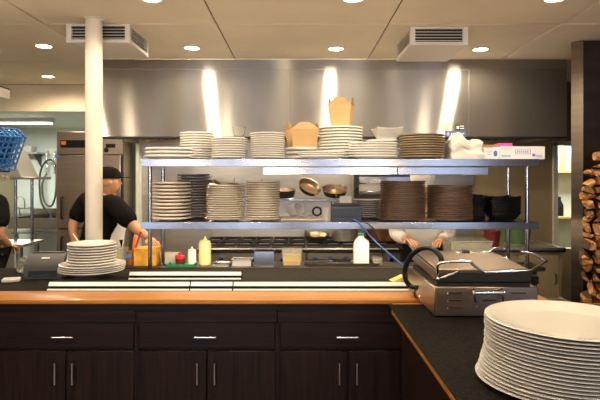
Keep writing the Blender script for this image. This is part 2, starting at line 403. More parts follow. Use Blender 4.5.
def cabinet(x0, label):
    w = .734; t = thing('base_cabinet', label, 'cabinet', (x0,YF,0), 0, 'dark wood base cabinets')
    b = MB().box(0,w,.022,.965,.10,CT-.051).box(0,w,.08,.965,0,.10)
    b.box(0,w,-.004,.022,CT-.123,CT-.062,.003).box(0,w,.004,.022,CT-.062,CT-.023)
    b.box(0,w,.01,.022,CT-.13,CT-.123)
    b.box(0,.010,.006,.022,.10,CT-.13).box(w-.010,w,.006,.022,.10,CT-.13)
    b.build('body','espresso_flat',t)
    dr = MB().box(.012,w-.012,0,.021,Z(348.5,YF),Z(318.5,YF),.004).build('drawer','espresso_flat',t)
    def handle(par, c, horiz):
        h = MB(); L_ = .056
        ax = (lambda s, y, : (c[0]+s,y,c[2])) if horiz else (lambda s, y: (c[0],y,c[2]+s))
        h.tube([ax(-L_,-.028),ax(L_,-.028)],.0055,10)
        for s in (-.042,.042): h.tube([ax(s,-.028),ax(s,.002)],.005,8)
        return h.build('handle','chrome',par)
    handle(dr,(w/2-.005,0,Z(336,YF)),True)
    for a, b_, hx in ((.012,w/2-.0025,w/2-.045),(w/2+.0025,w-.012,w/2+.045)):
        d = MB().box(a,b_,0,.021,.11,Z(351,YF),.003).build('door','espresso',t)
        handle(d,(hx,0,Z(372,YF)),False)
    return t
cabinet(-1.577,'dark wood cabinet at the left end below the receipt printer')
cabinet(-.842,'middle dark wood cabinet of the row, drawer over two doors')
cabinet(-.107,'right dark wood cabinet of the row, beside the side counter')

# metal rails on the counter
def order_rail(px0, px1, yf, label, joint=()):
    x0, x1 = X(px0,yf), X(px1,yf); t = thing('counter_rail', label, 'metal rail', ((x0+x1)/2,yf,CT))
    w = (x1-x0)/2
    MB().box(-w,w,.020,.10,-.001,.040,.002).build('base','black_top',t)
    p = [(.002,.021),(.0195,.021),(.0195,.041),(.016,.041)]
    MB().prismx(p,-w,w).build('upper_strip','aluminium',t)
    MB().prismx([(-.014,-.001),(.0,-.001),(.0,.006),(-.010,.006)],-w,w).build('lower_strip','aluminium',t)
order_rail(48,189,2.985,'bright metal rail along wood edge in front of stacked plates')
order_rail(190.5,232,2.985,'short bright metal rail piece between two longer rails')
order_rail(233.5,411,2.985,'long bright metal rail ending beside the press grill')
order_rail(129,241,3.31,'bright metal rail in second row behind, right of stacked plates')

# ------------------------------------------------------------------ steel pass shelf rack
rk = thing('pass_rack','stainless steel two tier pass shelf on tubular legs holding plates','shelf rack',(0,3.45,CT))
SB = 3.98
def shelf_mesh(z0, z1):
    return MB().box(-1.022,1.569,0,.004,z0,z1,.0015).box(-1.022,1.569,0.002,SB-3.45,z1-.004,z1).box(-1.022,-1.018,.002,SB-3.45,z0+.01,z1).box(1.565,1.569,.002,SB-3.45,z0+.01,z1).box(-1.0,1.55,.19,.25,z0+.02,z1-.004)
UZ, LZ = 1.674, 1.262
shelf_mesh(1.627-CT,UZ-CT).build('upper_shelf','steel',rk)
shelf_mesh(1.217-CT,LZ-CT).build('lower_shelf','steel',rk)
for lx, ly in ((-.977,.05),(1.513,.05),(-.97,.36),(1.51,.36)):
    lg = MB().lathe([(0,.018),(.0135,.018),(.0135,.703),(0,.703)],16).lathe([(0,.0005),(.02,.0005),(.02,.012),(.0135,.02),(0,.02)],16)
    lg.lathe([(.0135,.30),(.019,.302),(.019,.316),(.0135,.318)],16)
    lg.build('leg','steel',rk,(lx,ly,0))
for k, (xa, xb) in enumerate(((-.90,.24),(.30,1.44))):  # added strip lamps hidden behind the lip, brightening the prep table items
    MB().box(xa,xb,.030,.075,1.238-CT,1.254-CT,.002).build('added_strip_housing','steel_dull',rk)
    MB().box(xa+.01,xb-.01,.034,.071,1.233-CT,1.2385-CT,.001).build('added_strip_cover','added_strip_glow',rk)
    l = bpy.data.lights.new('added_strip_lamp','AREA'); l.shape = 'RECTANGLE'; l.size = xb-xa; l.size_y = .035; l.energy = 5.2; l.color = (1,.82,.56)
    o = bpy.data.objects.new('added_strip_lamp',l); COL.objects.link(o); o.parent = rk; o.location = ((xa+xb)/2,.055,1.231-CT); o.rotation_euler = (math.radians(12),0,0)
def under_rail(px0, px1, label):
    a, b = X(px0,3.49), X(px1,3.49)
    ob = MB().prismx([(0,0),(.004,-.004),(.05,-.002),(.05,.047),(.004,.050),(0,.046)],a,b).build('under_shelf_rail','steel',None,(0,3.49,1.571)); tag(ob,label,'metal rail')
under_rail(263,397,'long steel strip below upper shelf above the copper pans')
under_rail(398,488,'shorter steel strip below upper shelf above the brown plates')
for o_ in [o for o in COL.objects if o.name.startswith('under_shelf_rail')]:
    o_.location.z = 1.574

# ------------------------------------------------------------------ stacks of plates
def plate_mesh(r, rim, th, name, m, seg=44, sy=1.0, foot=.58):
    p = [(0,0),(r*foot,0),(r*(foot+.04),rim*.12),(r*.965,rim),(r,rim+.001),(r*1.0,rim+th*.8),(r*.975,rim+th),(r*.93,rim+th*.85),(r*(foot+.02),th*1.05),(r*foot*.9,th*.8),(0,th*.8)]
    mb = MB().lathe(p, seg, (0,0,0), 1, sy); return mb
def stack(name, desc, where, m, r, x, y, z, ytop, n, group, sy=1.0, rim=None, seg=44, jit=.002, ztop=None, fill=.5, cat='plate', foot=.58):
    zt = ztop if ztop is not None else Z(ytop, y-r*sy)
    rim_ = rim if rim else min(.022, r*.11)
    # plates nest: the pile is (n-1)*pitch + one plate high
    pitch = (zt-z-rim_)/(n-1+fill); th = pitch*fill
    first = None
    for k in range(n):
        if first is None:
            ob = plate_mesh(r,rim_,th,name,m,seg,sy,foot).build(name,m); first = ob
        else: ob = first.copy(); COL.objects.link(ob)
        ob.location = (x+random.uniform(-jit,jit), y+random.uniform(-jit,jit), z+.0008+k*pitch)
        ob.rotation_euler = (0,0,0 if sy != 1 else random.uniform(0,6.28))
        tag(ob, '%s, %s %s' % (desc, ordinal(k,n), where), cat, group)
    return zt
stack('oval_platter','white oval platter','at left end of upper shelf','porcelain',.160,-.868,3.565,UZ,147,3,'oval platters at the left end of upper shelf',sy=.58,jit=.003)
stack('dinner_plate','white plate','in stack behind left oval platters','porcelain',.124,-.722,3.80,UZ,131.5,11,'upper shelf plates behind oval platters')
U3 = stack('dinner_plate','white plate','in upper stack under clear cup','porcelain',.124,-.468,3.62,UZ,137,9,'upper shelf plates under the clear cup')
stack('dinner_plate','white plate','in upper stack left of squat kraft box','porcelain',.119,-.208,3.62,UZ,132,12,'upper shelf plates left of the squat kraft box')
U5 = stack('dinner_plate','white plate','in low pile under squat kraft box','porcelain',.113,.026,3.735,UZ,147,3,'plates under the squat kraft box')
stack('oval_platter','white oval platter','in low pile before squat kraft box','porcelain',.160,.158,3.52,UZ,151,3,'oval platters in front of the kraft boxes',sy=.37,jit=.001)
U7 = stack('dinner_plate','white plate','in stack under tall kraft box','porcelain',.156,.303,3.75,UZ,125.5,11,'plates under the tall kraft box')
stack('oval_platter','white oval platter','in low pile before square bowl','porcelain',.165,.498,3.535,UZ,142,6,'oval platters in front of the square bowl',sy=.40,jit=.001)
U9 = stack('dinner_plate','white plate','in stack under square white bowl','porcelain',.120,.604,3.79,UZ,139,5,'plates under the square white bowl')
stack('dinner_plate','tan glazed plate','in upper stack beside white bag','stoneware_tan',.155,.854,3.655,UZ,133,10,'tan plates beside the white bag')
stack('dinner_plate','cream plate','in left front stack on lower shelf','porcelain_warm',.131,-.861,3.61,LZ,182,11,'lower shelf cream plates at the left end',jit=.004)
stack('dinner_plate','greyish plate','in stack behind left cream plates','porcelain_grey',.120,-.757,3.85,LZ,174,16,'lower shelf plates behind the cream ones')
stack('dinner_plate','pale plate','in second front stack of lower shelf','porcelain_warm',.131,-.490,3.60,LZ,185,16,'lower shelf plates, second front stack',jit=.003)
stack('dinner_plate','pale plate','in third front stack of lower shelf','porcelain_warm',.115,-.236,3.60,LZ,181,17,'lower shelf plates, third front stack',jit=.003)
stack('small_plate','grey plate','in short stack behind black box','porcelain_grey',.108,.500,3.82,LZ,200,9,'grey plates behind the black printer')
stack('dinner_plate','brown plate','in left brown stack on lower shelf','stoneware_brown',.152,.714,3.62,LZ,181,20,'brown plates, left stack',fill=.72,rim=.010,jit=.003)
stack('dinner_plate','brown plate','in right brown stack on lower shelf','stoneware_brown',.152,1.035,3.62,LZ,185.5,18,'brown plates, right stack',fill=.72,rim=.010,jit=.004)
# counter stack at the left: four wide platters, eight smaller plates
zc = stack('round_platter','wide white platter','under smaller plates beside printer','porcelain',.195,-1.275,3.285,CT+.041,0,4,'wide platters on the counter at left',seg=64,ztop=CT+.105,rim=.02,jit=.004,foot=.62)
MB_ = None
zs = stack('dinner_plate','white plate','in counter pile on wide platters','porcelain',.145,-1.275,3.285,zc-.013,0,8,'plates piled on the wide platters at left',seg=56,ztop=Z(245.5,3.14),jit=.003)
# large near platters at right
stack('round_platter','large white platter','in nearest pile at lower right','porcelain_white',.236,.812,1.60,CT+.009,0,19,'large platters piled at the lower right corner',seg=112,ztop=1.128,rim=.017,jit=.002,fill=.34,foot=.66)
for o in COL.objects:
    if o.name.startswith('round_platter') and o.get('group','').startswith('large platters'):
        k = (o.location.z-CT)/.2; o.location.x -= .030*max(0,1-k/.55)**1.3
# support block of wide platters: they rest on the counter rail ends
sp = MB().tube([(0,0,0),(.05,.005,.004),(.11,.012,.010)],[.004,.0035],8).lathe([(0,0),(.016,.004),(.018,.010),(0,.012)],16,(-.015,0,-.004))
o = sp.build('spoon','porcelain_warm',None,(-1.335,3.235,zs+.004)); o.rotation_euler = (0,-.35,2.2); tag(o,'small pale spoon lying on the plate pile by the pole','spoon')

# ------------------------------------------------------------------ things on the upper shelf
def kraft_box(label, c, w, h, flare, open_amt, rz, dp):
    t = thing('takeout_box', label, 'takeout box', c, rz, 'kraft takeout boxes on upper shelf')
    MB().frust(w*.86,dp*.86,w*flare,dp*flare,0,h,t=.004).build('carton_body','kraft',t)
    W, D = w*flare/2, dp*flare/2
    def flap(side):
        k = MB(); a = min(.40*h,.055)
        W2 = W if side in 'fb' else D
        n = 9; pts = [(-W2,0)]+[(-W2*.62,a*.55)]+[(-W2*.40,a*.9),(-W2*.2,a),(W2*.2,a),(W2*.40,a*.9)]+[(W2*.62,a*.55),(W2,0)]
        k.prism(pts,-.0015,.0015)
        ob = k.build('flap','kraft' if side in 'f' else 'kraft_dark',t)
        ob.location = {'f':(0,-D+.001,h),'b':(0,D-.001,h),'l':(-W+.001,0,h),'r':(W-.001,0,h)}[side]
        rzz = {'f':0,'b':PI,'l':-PI/2,'r':PI/2}[side]
        ob.rotation_euler = Euler((open_amt.get(side,0),0,rzz)); return ob
    for s in 'fblr': flap(s)
    return t
kraft_box('squat open kraft takeout box with raised flaps on low plate pile',(X(302,3.70),3.735,U5+.001),.190,.125,1.08,{'f':-.1,'b':-.2,'l':.0,'r':.15},.30,.15)
kraft_box('tall narrow kraft takeout box on top of the middle plate stack',(X(341.5,3.72),3.75,U7+.001),.150,.155,1.10,{'f':.25,'b':-.15,'l':.05,'r':.05},-.30,.11)
bw = MB()
def sqring(w, z, lift): 
    out = []
    for k in range(32):
        a = 2*PI*k/32; q = 1/max(abs(math.cos(a)),abs(math.sin(a))); q = 1+(q-1)*.85
        out.append((w*q*math.cos(a), w*q*math.sin(a), z+lift*(q-1)/.41))
    return out
def sqbowl(mb, w, h, lift=.012, t=.004, w0=.55):
    rings = [sqring(w*w0,0,0),sqring(w*(w0+(1-w0)*.42),h*.4,0),sqring(w*(w0+(1-w0)*.86),h*.85,lift*.6),sqring(w,h,lift),sqring(w-t,h+.002,lift),sqring(w*(w0+(1-w0)*.86)-t,h*.85+t*.5,lift*.6),sqring(w*(w0+(1-w0)*.42)-t,h*.4+t*.5,0),sqring(w*(w0-.05),t,0)]
    vs = sum(rings,[]); n = 32; fs = [tuple(reversed(range(n)))]
    for a in range(len(rings)-1):
        for k in range(n): fs.append((a*n+k,a*n+(k+1)%n,(a+1)*n+(k+1)%n,(a+1)*n+k))
    fs.append(tuple(range((len(rings)-1)*n,len(rings)*n))); return mb.add(vs,fs)
o = sqbowl(MB(),.098,.072,.014).build('square_bowl','porcelain_white',None,(X(387,3.76),3.765,U9+.001)); o.rotation_euler=(0,0,.1); tag(o,'white flared square bowl on a plate stack beside tan plates','bowl')
cu = MB().lathe([(0,0),(.033,0),(.045,.075),(.047,.076),(.043,.076),(.031,.004),(0,.004)],28)
o = cu.build('clear_cup','clear',None,(X(239,3.6),3.61,U3+.001)); tag(o,'clear plastic cup on the second upper plate stack','cup')
# crumpled bag
bm = bmesh.new(); bmesh.ops.create_cube(bm,size=1); bmesh.ops.subdivide_edges(bm,edges=bm.edges[:],cuts=9,use_grid_fill=True)
for v in bm.verts:
    p = v.co.copy(); q = p.copy(); top = p.z+.5
    prof = .70+.45*math.exp(-((p.x+.22)/.22)**2) if p.x < .12 else .80+.12*(p.x-.12)
    q.z = top*prof
    q.x *= 1-.10*top+.05*abs(p.z); q.y *= 1-.35*top**2
    nv = noise.noise_vector(p*3.1+Vector((4,1,7)))*.10+noise.noise_vector(p*7.0)*.035
    q += nv*(.25+.75*min(1,top*2)); q.z = max(0,q.z)
    v.co = Vector((q.x*.215,q.y*.24,q.z*.155))
me = bpy.data.meshes.new('paper_bag'); bm.to_mesh(me); bm.free(); me.materials.append(M['paper']); me.shade_smooth(); me.set_sharp_from_angle(angle=.6)
o = bpy.data.objects.new('paper_bag',me); COL.objects.link(o); o.location=(X(464.5,3.6)-.003,3.63,UZ+.001); tag(o,'crumpled white bag between tan plates and small carton','bag')
def carton(name, x0, x1, y0, y1, z0, z1, m, label, marks=(), cat='box'):
    cx_, cy_ = (x0+x1)/2, (y0+y1)/2
    t = thing(name,label,cat,(cx_,cy_,z0))
    b = MB().box(x0-cx_,x1-cx_,y0-cy_,y1-cy_,0,z1-z0,.002); b.build('carton_body',m,t)
    MB().box(x0-cx_+.002,x1-cx_-.002,y0-cy_-.0004,y1-cy_,(z1-z0)*.86,(z1-z0)*.87).build('lid_seam','blue_pale',t)
    for kind, a, c, e, f, mm_ in marks:
        g = MB(); w = x1-x0; h = z1-z0
        if kind == 'r': g.box(x0-cx_+a*w,x0-cx_+c*w,y0-cy_-.0006*(1+marks.index((kind,a,c,e,f,mm_))*.3),y0-cy_,e*h,f*h)
        else:
            g.T = Matrix.Translation((x0-cx_+a*w,y0-cy_-.0004,c*h)) @ Matrix.Rotation(PI/2,4,'X'); g.lathe([(0,-.0003),(e*w,-.0003),(e*w,.0003),(0,.0003)],24,(0,0,0),1,f)
        g.build('printed_mark',mm_,t)
    return t
d0=3.53
carton('carton',X(484,d0),X(499.5,d0),d0,d0+.15,UZ,UZ+.078,'carton','small white carton with blue oval left of the long carton',[('o',.74,.50,.13,1.5,'blue_ink'),('r',.15,.5,.62,.68,'blue_pale'),('r',.2,.45,.40,.46,'blue_pale')])
mk_ = [('r',.02,.26,.78,.82,'blue_pale'),('r',.03,.24,.20,.34,'blue_pale'),('r',.34,.68,.42,.76,'blue_ink'),('r',.352,.668,.45,.73,'carton'),('r',.72,.78,.24,.44,'blue_ink'),('r',.80,.94,.30,.34,'blue_pale'),('r',.80,.92,.22,.26,'blue_pale')]
mk_ += [('r',.38+k*.045,.40+k*.045,.52,.67,'blue_ink') for k in range(6)]
carton('carton',X(500,d0),X(545,d0),d0,d0+.17,UZ,UZ+.086,'carton','long white carton with blue printing at right end of upper shelf',mk_)
carton('carton',X(498,3.78),X(511.5,3.78),3.76,3.86,UZ,UZ+.122,'pink','small bright pink carton behind the white cartons')
carton('carton',X(479,3.78),X(497,3.78),3.76,3.88,UZ,UZ+.112,'kraft_dark','brown carton behind the small white carton')

# ------------------------------------------------------------------ things on the lower shelf
o = MB(); o.box(0,.30,0,.16,0,.014,.004); o=o.build('serving_board','porcelain_warm',None,(-.115,3.56,LZ+.001)); tag(o,'thin pale board lying under the tipped white cup','board')
def mug(label, loc, rot, m='porcelain_white'):
    t = thing('mug',label,'cup',loc); t.rotation_euler = rot
    MB().lathe([(0,0),(.036,0),(.044,.012),(.046,.085),(.044,.086),(.042,.084),(.040,.014),(0,.008)],30).build('cup_body',m,t)
    MB().tube([(.044,0,.07),(.068,0,.066),(.074,0,.045),(.066,0,.024),(.044,0,.018)],.005,8,5).build('handle',m,t)
    return t
mug('white mug tipped on its side on the pale board',(X(291,3.62),3.66,LZ+.062),(math.radians(75),math.radians(25),.6))
cup = MB().lathe([(0,0),(.034,0),(.036,.09),(.033,.09),(.031,.004),(0,.004)],28)
o = cup.build('white_cup','porcelain_white',None,(X(327,3.58),3.585,LZ+.001)); tag(o,'straight white cup beside the black printer on lower shelf','cup')
la = thing('ladle','black ring handled ladle lying between the white cups','ladle',(X(317,3.62),3.62,LZ+.03))
MB().tube([(.028*math.cos(a),0,.03+.028*math.sin(a)) for a in [2*PI*k/14 for k in range(14)]],.007,8,2,True).build('ring_handle','black_plastic',la)
MB().tube([(-.02,0,.01),(-.055,.02,-.004),(-.09,.03,-.008)],.006,8,4).build('stem','chrome',la)
bx = thing('ticket_printer','black ticket printer with paper tongue on lower shelf','printer',(X(346,3.55),3.57,LZ+.001))
MB().prismx([(-.07,0),(.08,0),(.08,.115),(.02,.125),(-.055,.105),(-.07,.09)],-.095,.095).build('body','dark_blue_plastic',bx)
MB().box(-.09,.09,-.066,-.02,.100,.113,.004).build('lid','black_satin',bx)
MB().prismx([(.0,.12),(.002,.12),(.006,.165),(.004,.166)],-.04,.04).build('paper_tongue','paper',bx)
MB().box(-.085,.085,-.0716,-.0696,.03,.034).build('slot','black_satin',bx)
def cable(label, pts, r, m, nm='power_cable'):
    o = MB().tube(pts,r,8,8).build(nm,m); return tag(o,label,'cable')
P3 = lambda px,py,d: (X(px,d),d,Z(py,d))
cable('blue cable drooping from the ticket printer towards press grill',[P3(353,219,3.435),P3(360,224,3.42),P3(372,238,3.35),P3(385,250,3.2),P3(398,261,3.02),P3(406,268,2.9)],.0045,'blue_cable')
cable('thin black cable hanging from lower shelf beside the blue cable',[(X(363,3.50),3.50,LZ+.004),(X(364,3.445),3.442,LZ+.004),P3(371,226,3.43),P3(378,236,3.40),P3(381,246,3.40),P3(383,256,3.42)],.003,'black_plastic')
def black_bowls():
    first = None; n = 9; pitch = .0138
    for k in range(n):
        if first is None: ob = sqbowl(MB(),.104,.045,.012,t=.003,w0=.62).build('square_bowl','black_plastic'); first = ob
        else: ob = first.copy(); COL.objects.link(ob)
        ob.location = (1.405+random.uniform(-.001,.001),3.665+random.uniform(-.001,.001),LZ+.001+k*pitch); ob.rotation_euler=(0,0,random.uniform(-.008,.008))
        tag(ob,'black flared square bowl, %s of nested pile beside right rack leg' % ordinal(k,n),'bowl','nested black square bowls')
black_bowls()
first=None
for k in range(7):
    if first is None: ob = MB().frust(.085,.12,.10,.135,0,.024,t=.003).build('plastic_tray','black_plastic'); first=ob
    else: ob = first.copy(); COL.objects.link(ob)
    ob.location=(1.252+(-.012 if k>4 else .0)+random.uniform(-.004,.004),3.75,LZ+.001+k*.0245); ob.rotation_euler=(0,0,random.uniform(-.08,.08))
    tag(ob,'small black plastic tray, %s of pile behind right brown plates' % ordinal(k,7),'tray','small black trays')

# ------------------------------------------------------------------ cooking line under the hood
RY = 4.90
def cooking_range(x0, w, label):
    t = thing('cooking_range',label,'stove',(x0,RY,0),0,'steel cooking ranges')
    MB().box(0,w,.03,.85,.12,.885).box(.02,w-.02,.06,.85,.06,.12).build('body','steel_dull',t)
    MB().box(.005,w-.005,.0,.03,.715,.86,.006).build('control_panel','fridge_steel',t)
    MB().prismx([(-.03,.868),(-.02,.86),(.09,.862),(.09,.905),(-.015,.905),(-.03,.893)],0,w).build('front_rail','steel',t)
    MB().box(.06,w-.06,.0,.028,.20,.69,.008).build('oven_door','steel_dull',t)
    MB().tube([(.10,.0,.64),(.10,-.045,.64),(w-.10,-.045,.64),(w-.10,.0,.64)],.011,10).build('door_handle','steel',t)
    n = 7
    for k in range(n):
        kx = .08+(w-.16)*k/(n-1)
        kb_ = MB(); kb_.T = Matrix.Translation((kx,0,.795)) @ Matrix.Rotation(PI/2,4,'X')
        kb_.lathe([(.021,.0),(.034,.0),(.033,.012),(.021,.014)],20); kb_.cur = 1; kb_.lathe([(0,.0),(.022,.0),(.019,.034),(0,.036)],20); kb_.box(-.004,.004,-.018,.018,.034,.044)
        kb_.build('knob',['blue_ink','black_plastic'],t)
    for i in range(3):
        for j in range(2):
            gx_, gy_ = w*(i+.5)/3, .26+.34*j
            g = MB(); a = w/6-.012
            for s in (-1,1):
                g.box(gx_-a,gx_+a,gy_+s*.15-.006,gy_+s*.15+.006,.905,.925); g.box(gx_+s*a-.006,gx_+s*a+.006,gy_-.15,gy_+.15,.905,.925)
            g.box(gx_-a,gx_+a,gy_-.006,gy_+.006,.914,.93); g.box(gx_-.006,gx_+.006,gy_-.15,gy_+.15,.914,.93)
            for s in (-1,1):
                g.prism([(gx_+s*.02,.914),(gx_+s*.06,.914),(gx_+s*.06,.945)],gy_-.006,gy_+.006)
            g.lathe([(0,.895),(.05,.895),(.045,.912),(0,.914)],20,(gx_,gy_,0))
            g.build('burner_grate','black_iron',t)
    MB().box(0,w,.80,.85,.885,1.30).box(0,w,.76,.80,.885,1.03,.004).build('backguard','steel_dull',t)
    MB().box(0,w,.55,.85,1.31,1.338,.003).build('high_shelf','steel',t)
cooking_range(X(198,4.9),1.0,'left steel stove with black panel and blue knobs below copper pans')
cooking_range(X(198,4.9)+1.004,1.0,'right steel stove behind the milk jug and brown pot')
RX = X(198,4.9); SZ = 1.339
def settle(t, z, gap=.001):
    bpy.context.view_layer.update(); lo = 1e9
    for c in t.children_recursive:
        if c.type == 'MESH': lo = min(lo, min((c.matrix_world @ v.co).z for v in c.data.vertices))
    t.location.z += z+gap-lo
def pan(label, loc, r, h, rot=(0,0,0), hang=-.6, inner='pan_copper', rest=None):
    t = thing('frying_pan',label,'pan',loc,0,'pans on the stove'); t.rotation_euler = rot
    b = MB().lathe([(0,0),(r*.78,0),(r*.84,.004),(r,h),(r*1.02,h+.002)],32); b.build('pan_body','black_iron',t)
    MB().lathe([(r*1.02,h+.002),(r*.985,h),(r*.82,.008),(0,.006)],32).build('pan_inside',inner,t)
    MB().tube([(r*.95*math.cos(hang),r*.95*math.sin(hang),h*.8),(r*1.25*math.cos(hang),r*1.25*math.sin(hang),h*.95),(r*1.5*math.cos(hang),r*1.5*math.sin(hang),h*1.0)],.008,8,4).build('handle',inner,t)
    settle(t, SZ if rest is None else rest)
    return t
d2 = 5.56
pan('black frying pan with copper inside, left of three above white cup',(X(284,d2),d2-.01,SZ),.125,.075,(math.radians(8),0,0),hang=2.4)
pan('frying pan tilted forward with copper inside, middle of three on stove shelf',(X(308.5,d2),d2+.02,SZ),.122,.055,(math.radians(34),math.radians(24),0),hang=-.9)
pan('frying pan with copper inside, right of three beside steel broiler',(X(335,d2),d2+.04,SZ),.134,.06,(math.radians(22),0,0),hang=-1.55)
pan('tilted pan peeking above plates, left one on stove shelf',(X(211,d2),d2+.06,SZ),.108,.045,(math.radians(60),math.radians(18),0),hang=1.9)
pan('tilted pan peeking above plates, second one on stove shelf',(X(232,d2),d2+.06,SZ),.10,.045,(math.radians(48),0,0),hang=1.5)
pan('pan with shiny rim just above the third pale plate stack',(X(260,d2),d2+.06,SZ),.100,.05,(math.radians(42),0,0),hang=1.5)
GZ = .947
pan('small shallow pan on front burner of right stove',(X(317,5.12),5.14,GZ),.125,.045,(math.radians(6),0,0),hang=2.2,rest=GZ)
def pot(label, loc, r, h, m):
    t = thing('stock_pot',label,'pot',loc,0,'stock pots on the stove')
    MB().lathe([(0,0),(r*.97,0),(r,.01),(r,h),(r*1.02,h+.004),(r*.98,h+.004),(r*.97,.012),(0,.010)],36).build('pot_body',m,t)
    for s in (0,PI):
        MB().tube([(math.cos(a+s-PI/2)*r*1.0,math.sin(a+s-PI/2)*(r+k),h*.8) for a,k in ((-.28,0),(-.2,.035),(.2,.035),(.28,0))],.008,8,4).build('handle',m,t)
    return t
pot('steel stock pot on right stove behind the milk jug',(X(345,5.15),5.16,GZ),.128,.158,'steel_dull')
pot('large brown stock pot on right stove beside person in white',(X(385,5.2),5.22,GZ),.185,.215,'pot_brown')
# salamander broiler on the high shelf
sl = thing('salamander_broiler','steel salamander broiler on high stove shelf behind brown plates','broiler',(X(387,5.5),5.46,SZ))
w_ = .345
MB().box(-w_,w_,.06,.36,.001,.27,.006).build('body','steel_dull',sl)
MB().box(-w_,w_,.0,.06,.0,.045).box(-w_,w_,.0,.06,.235,.27).box(-w_,-w_+.05,.0,.06,.045,.235).box(w_-.05,w_,.0,.06,.045,.235).build('frame','black_satin',sl)
MB().box(-w_+.055,w_-.055,.03,.06,.15,.225,.004).build('upper_panel','steel',sl)
MB().box(-w_+.06,w_-.06,.005,.05,.055,.075,.004).build('grid_handle','steel',sl)
kn = MB(); kn.T = Matrix.Translation((-w_+.025,0,.10)) @ Matrix.Rotation(PI/2,4,'X'); kn.lathe([(0,0),(.022,0),(.018,.03),(0,.032)],18); kn.build('knob','black_plastic',sl)

# ------------------------------------------------------------------ prep table and what stands on it
pt = thing('prep_table','steel prep table behind the counter below the pass rack','table',(0,3.74,0))
MB().box(-1.36,1.75,0,.24,CT-.03,CT,.003).build('table_top','steel_dark',pt)
for lx in (-1.3,1.69):
    for ly in (.05,.19): MB().cyl(.018,0,CT-.03,(lx,ly),14).build('leg','steel',pt)
MB().box(-1.31,1.70,.03,.21,.25,.27).build('under_shelf','steel_dull',pt)
TZ = CT+.001
dP = 3.86
def at(px, d=dP): return X(px,d)
ch = MB(); bm = bmesh.new(); bmesh.ops.create_cube(bm,size=1); bmesh.ops.subdivide_edges(bm,edges=bm.edges[:],cuts=6,use_grid_fill=True)
for v in bm.verts:
    p=v.co.copy(); q = p+noise.noise_vector(p*4)*.06*(p.z+.5); v.co=Vector((q.x*.155,q.y*.16,max(0,(q.z+.5))*.122))
me=bpy.data.meshes.new('cheese_block'); bm.to_mesh(me); bm.free(); me.materials.append(M['cheese']); me.shade_smooth(); me.set_sharp_from_angle(angle=.7)
o=bpy.data.objects.new('cheese_block',me); COL.objects.link(o); o.location=(at(147),dP+.02,TZ); tag(o,'orange block of food behind the left rack leg','food')
jr = thing('spice_jar','small amber jar holding a red stick left of orange block','jar',(at(131.5),dP-.02,TZ))
MB().lathe([(0,0),(.030,0),(.032,.01),(.032,.075),(.026,.09),(.026,.10),(.023,.10),(.022,.09),(.028,.072),(.028,.006),(0,.005)],24).build('glass_body','amber',jr)
MB().box(-.028,.012,-.0335,-.031,.055,.08).build('jar_label','blue_badge',jr)
o = MB().tube([(0,0,0),(.075,0,.22)],[.006,.008],10).build('red_stick','red_plastic',None,(at(131.5),dP-.02,TZ+.02)); tag(o,'long red handle standing in the small amber jar','utensil')
o = MB().lathe([(0,0),(.02,0),(.021,.01),(.015,.05),(.006,.075),(0,.08)],16).build('orange_nozzle_bottle','orange_badge',None,(at(131),dP+.09,TZ+.155)); 
o.location.z=TZ; o.scale=(1.2,1.2,2.6); tag(o,'slim orange tipped bottle behind the amber jar','bottle')
ck=MB().lathe([(0,0),(.045,0),(.05,.12),(.053,.122),(.047,.122),(.042,.006),(0,.006)],28)
o=ck.build('glass_jar','clear_frost',None,(at(121.5),dP,TZ)); tag(o,'cloudy glass jar just right of the counter plate pile','jar')
tr=MB().frust(.19,.14,.20,.15,0,.018,t=.006).build('green_tray','green_plastic',None,(at(182,3.82),3.82,TZ)); tag(tr,'shallow green tray under the red capped jar','tray')
rj=thing('sauce_jar','red lidded sauce jar standing on the green tray','jar',(at(180,3.82),3.82,TZ+.008))
MB().lathe([(0,0),(.032,0),(.033,.04),(0,.04)],24).build('jar_body','red_sauce',rj)
MB().lathe([(0,.04),(.036,.04),(.036,.062),(.03,.066),(.012,.068),(.010,.082),(0,.084)],24).build('lid','red_plastic',rj)
def squeeze(label, px, d, r, h, m, z=TZ):
    t=thing('squeeze_bottle',label,'bottle',(X(px,d),d,z),0,'squeeze bottles on the prep table')
    MB().lathe([(0,0),(r*.96,0),(r,.01),(r,h*.72),(r*.92,h*.78),(r*.85,h*.80),(0,h*.80)],24).build('bottle_body',m,t)
    MB().lathe([(r*.86,h*.79),(r*.86,h*.84),(r*.3,h*.87),(.005,h),(0,h)],20).build('nozzle',m,t)
squeeze('tall yellow squeeze bottle right of the green tray',205,3.86,.044,.205,'yellow_plastic')
squeeze('short white squeeze bottle on green tray beside red jar',192,3.83,.030,.125,'milk_plastic',TZ+.008)
o=MB().frust(.10,.09,.12,.10,0,.075,t=.004).build('white_tub','paper',None,(at(169,3.9),3.92,TZ)); tag(o,'white paper tub behind the red lidded jar','tub')
def insert_pan(label,px0,px1,d,h,m,depth=.13,z=TZ,nm='steel_pan',flange=.012):
    w=(px1-px0)/F*d; t=MB()
    t.frust(w*.88,depth*.88,w-2*flange,depth-2*flange,0,h-.003,t=.003)
    t.box(-w/2,w/2,-depth/2,-depth/2+flange,h-.003,h).box(-w/2,w/2,depth/2-flange,depth/2,h-.003,h).box(-w/2,-w/2+flange,-depth/2,depth/2,h-.003,h).box(w/2-flange,w/2,-depth/2,depth/2,h-.003,h)
    o=t.build(nm,m,None,(X((px0+px1)/2,d),d,z)); return tag(o,label,'pan' if nm=='steel_pan' else 'container')
insert_pan('shallow steel pan right of the yellow squeeze bottle',214,231,3.85,.02,'steel')
insert_pan('low steel pan with holes left of deep steel pan',232,253,3.85,.045,'steel_dull')
insert_pan('deep square steel pan on prep table below third plate stack',253.5,276,3.85,.105,'steel')
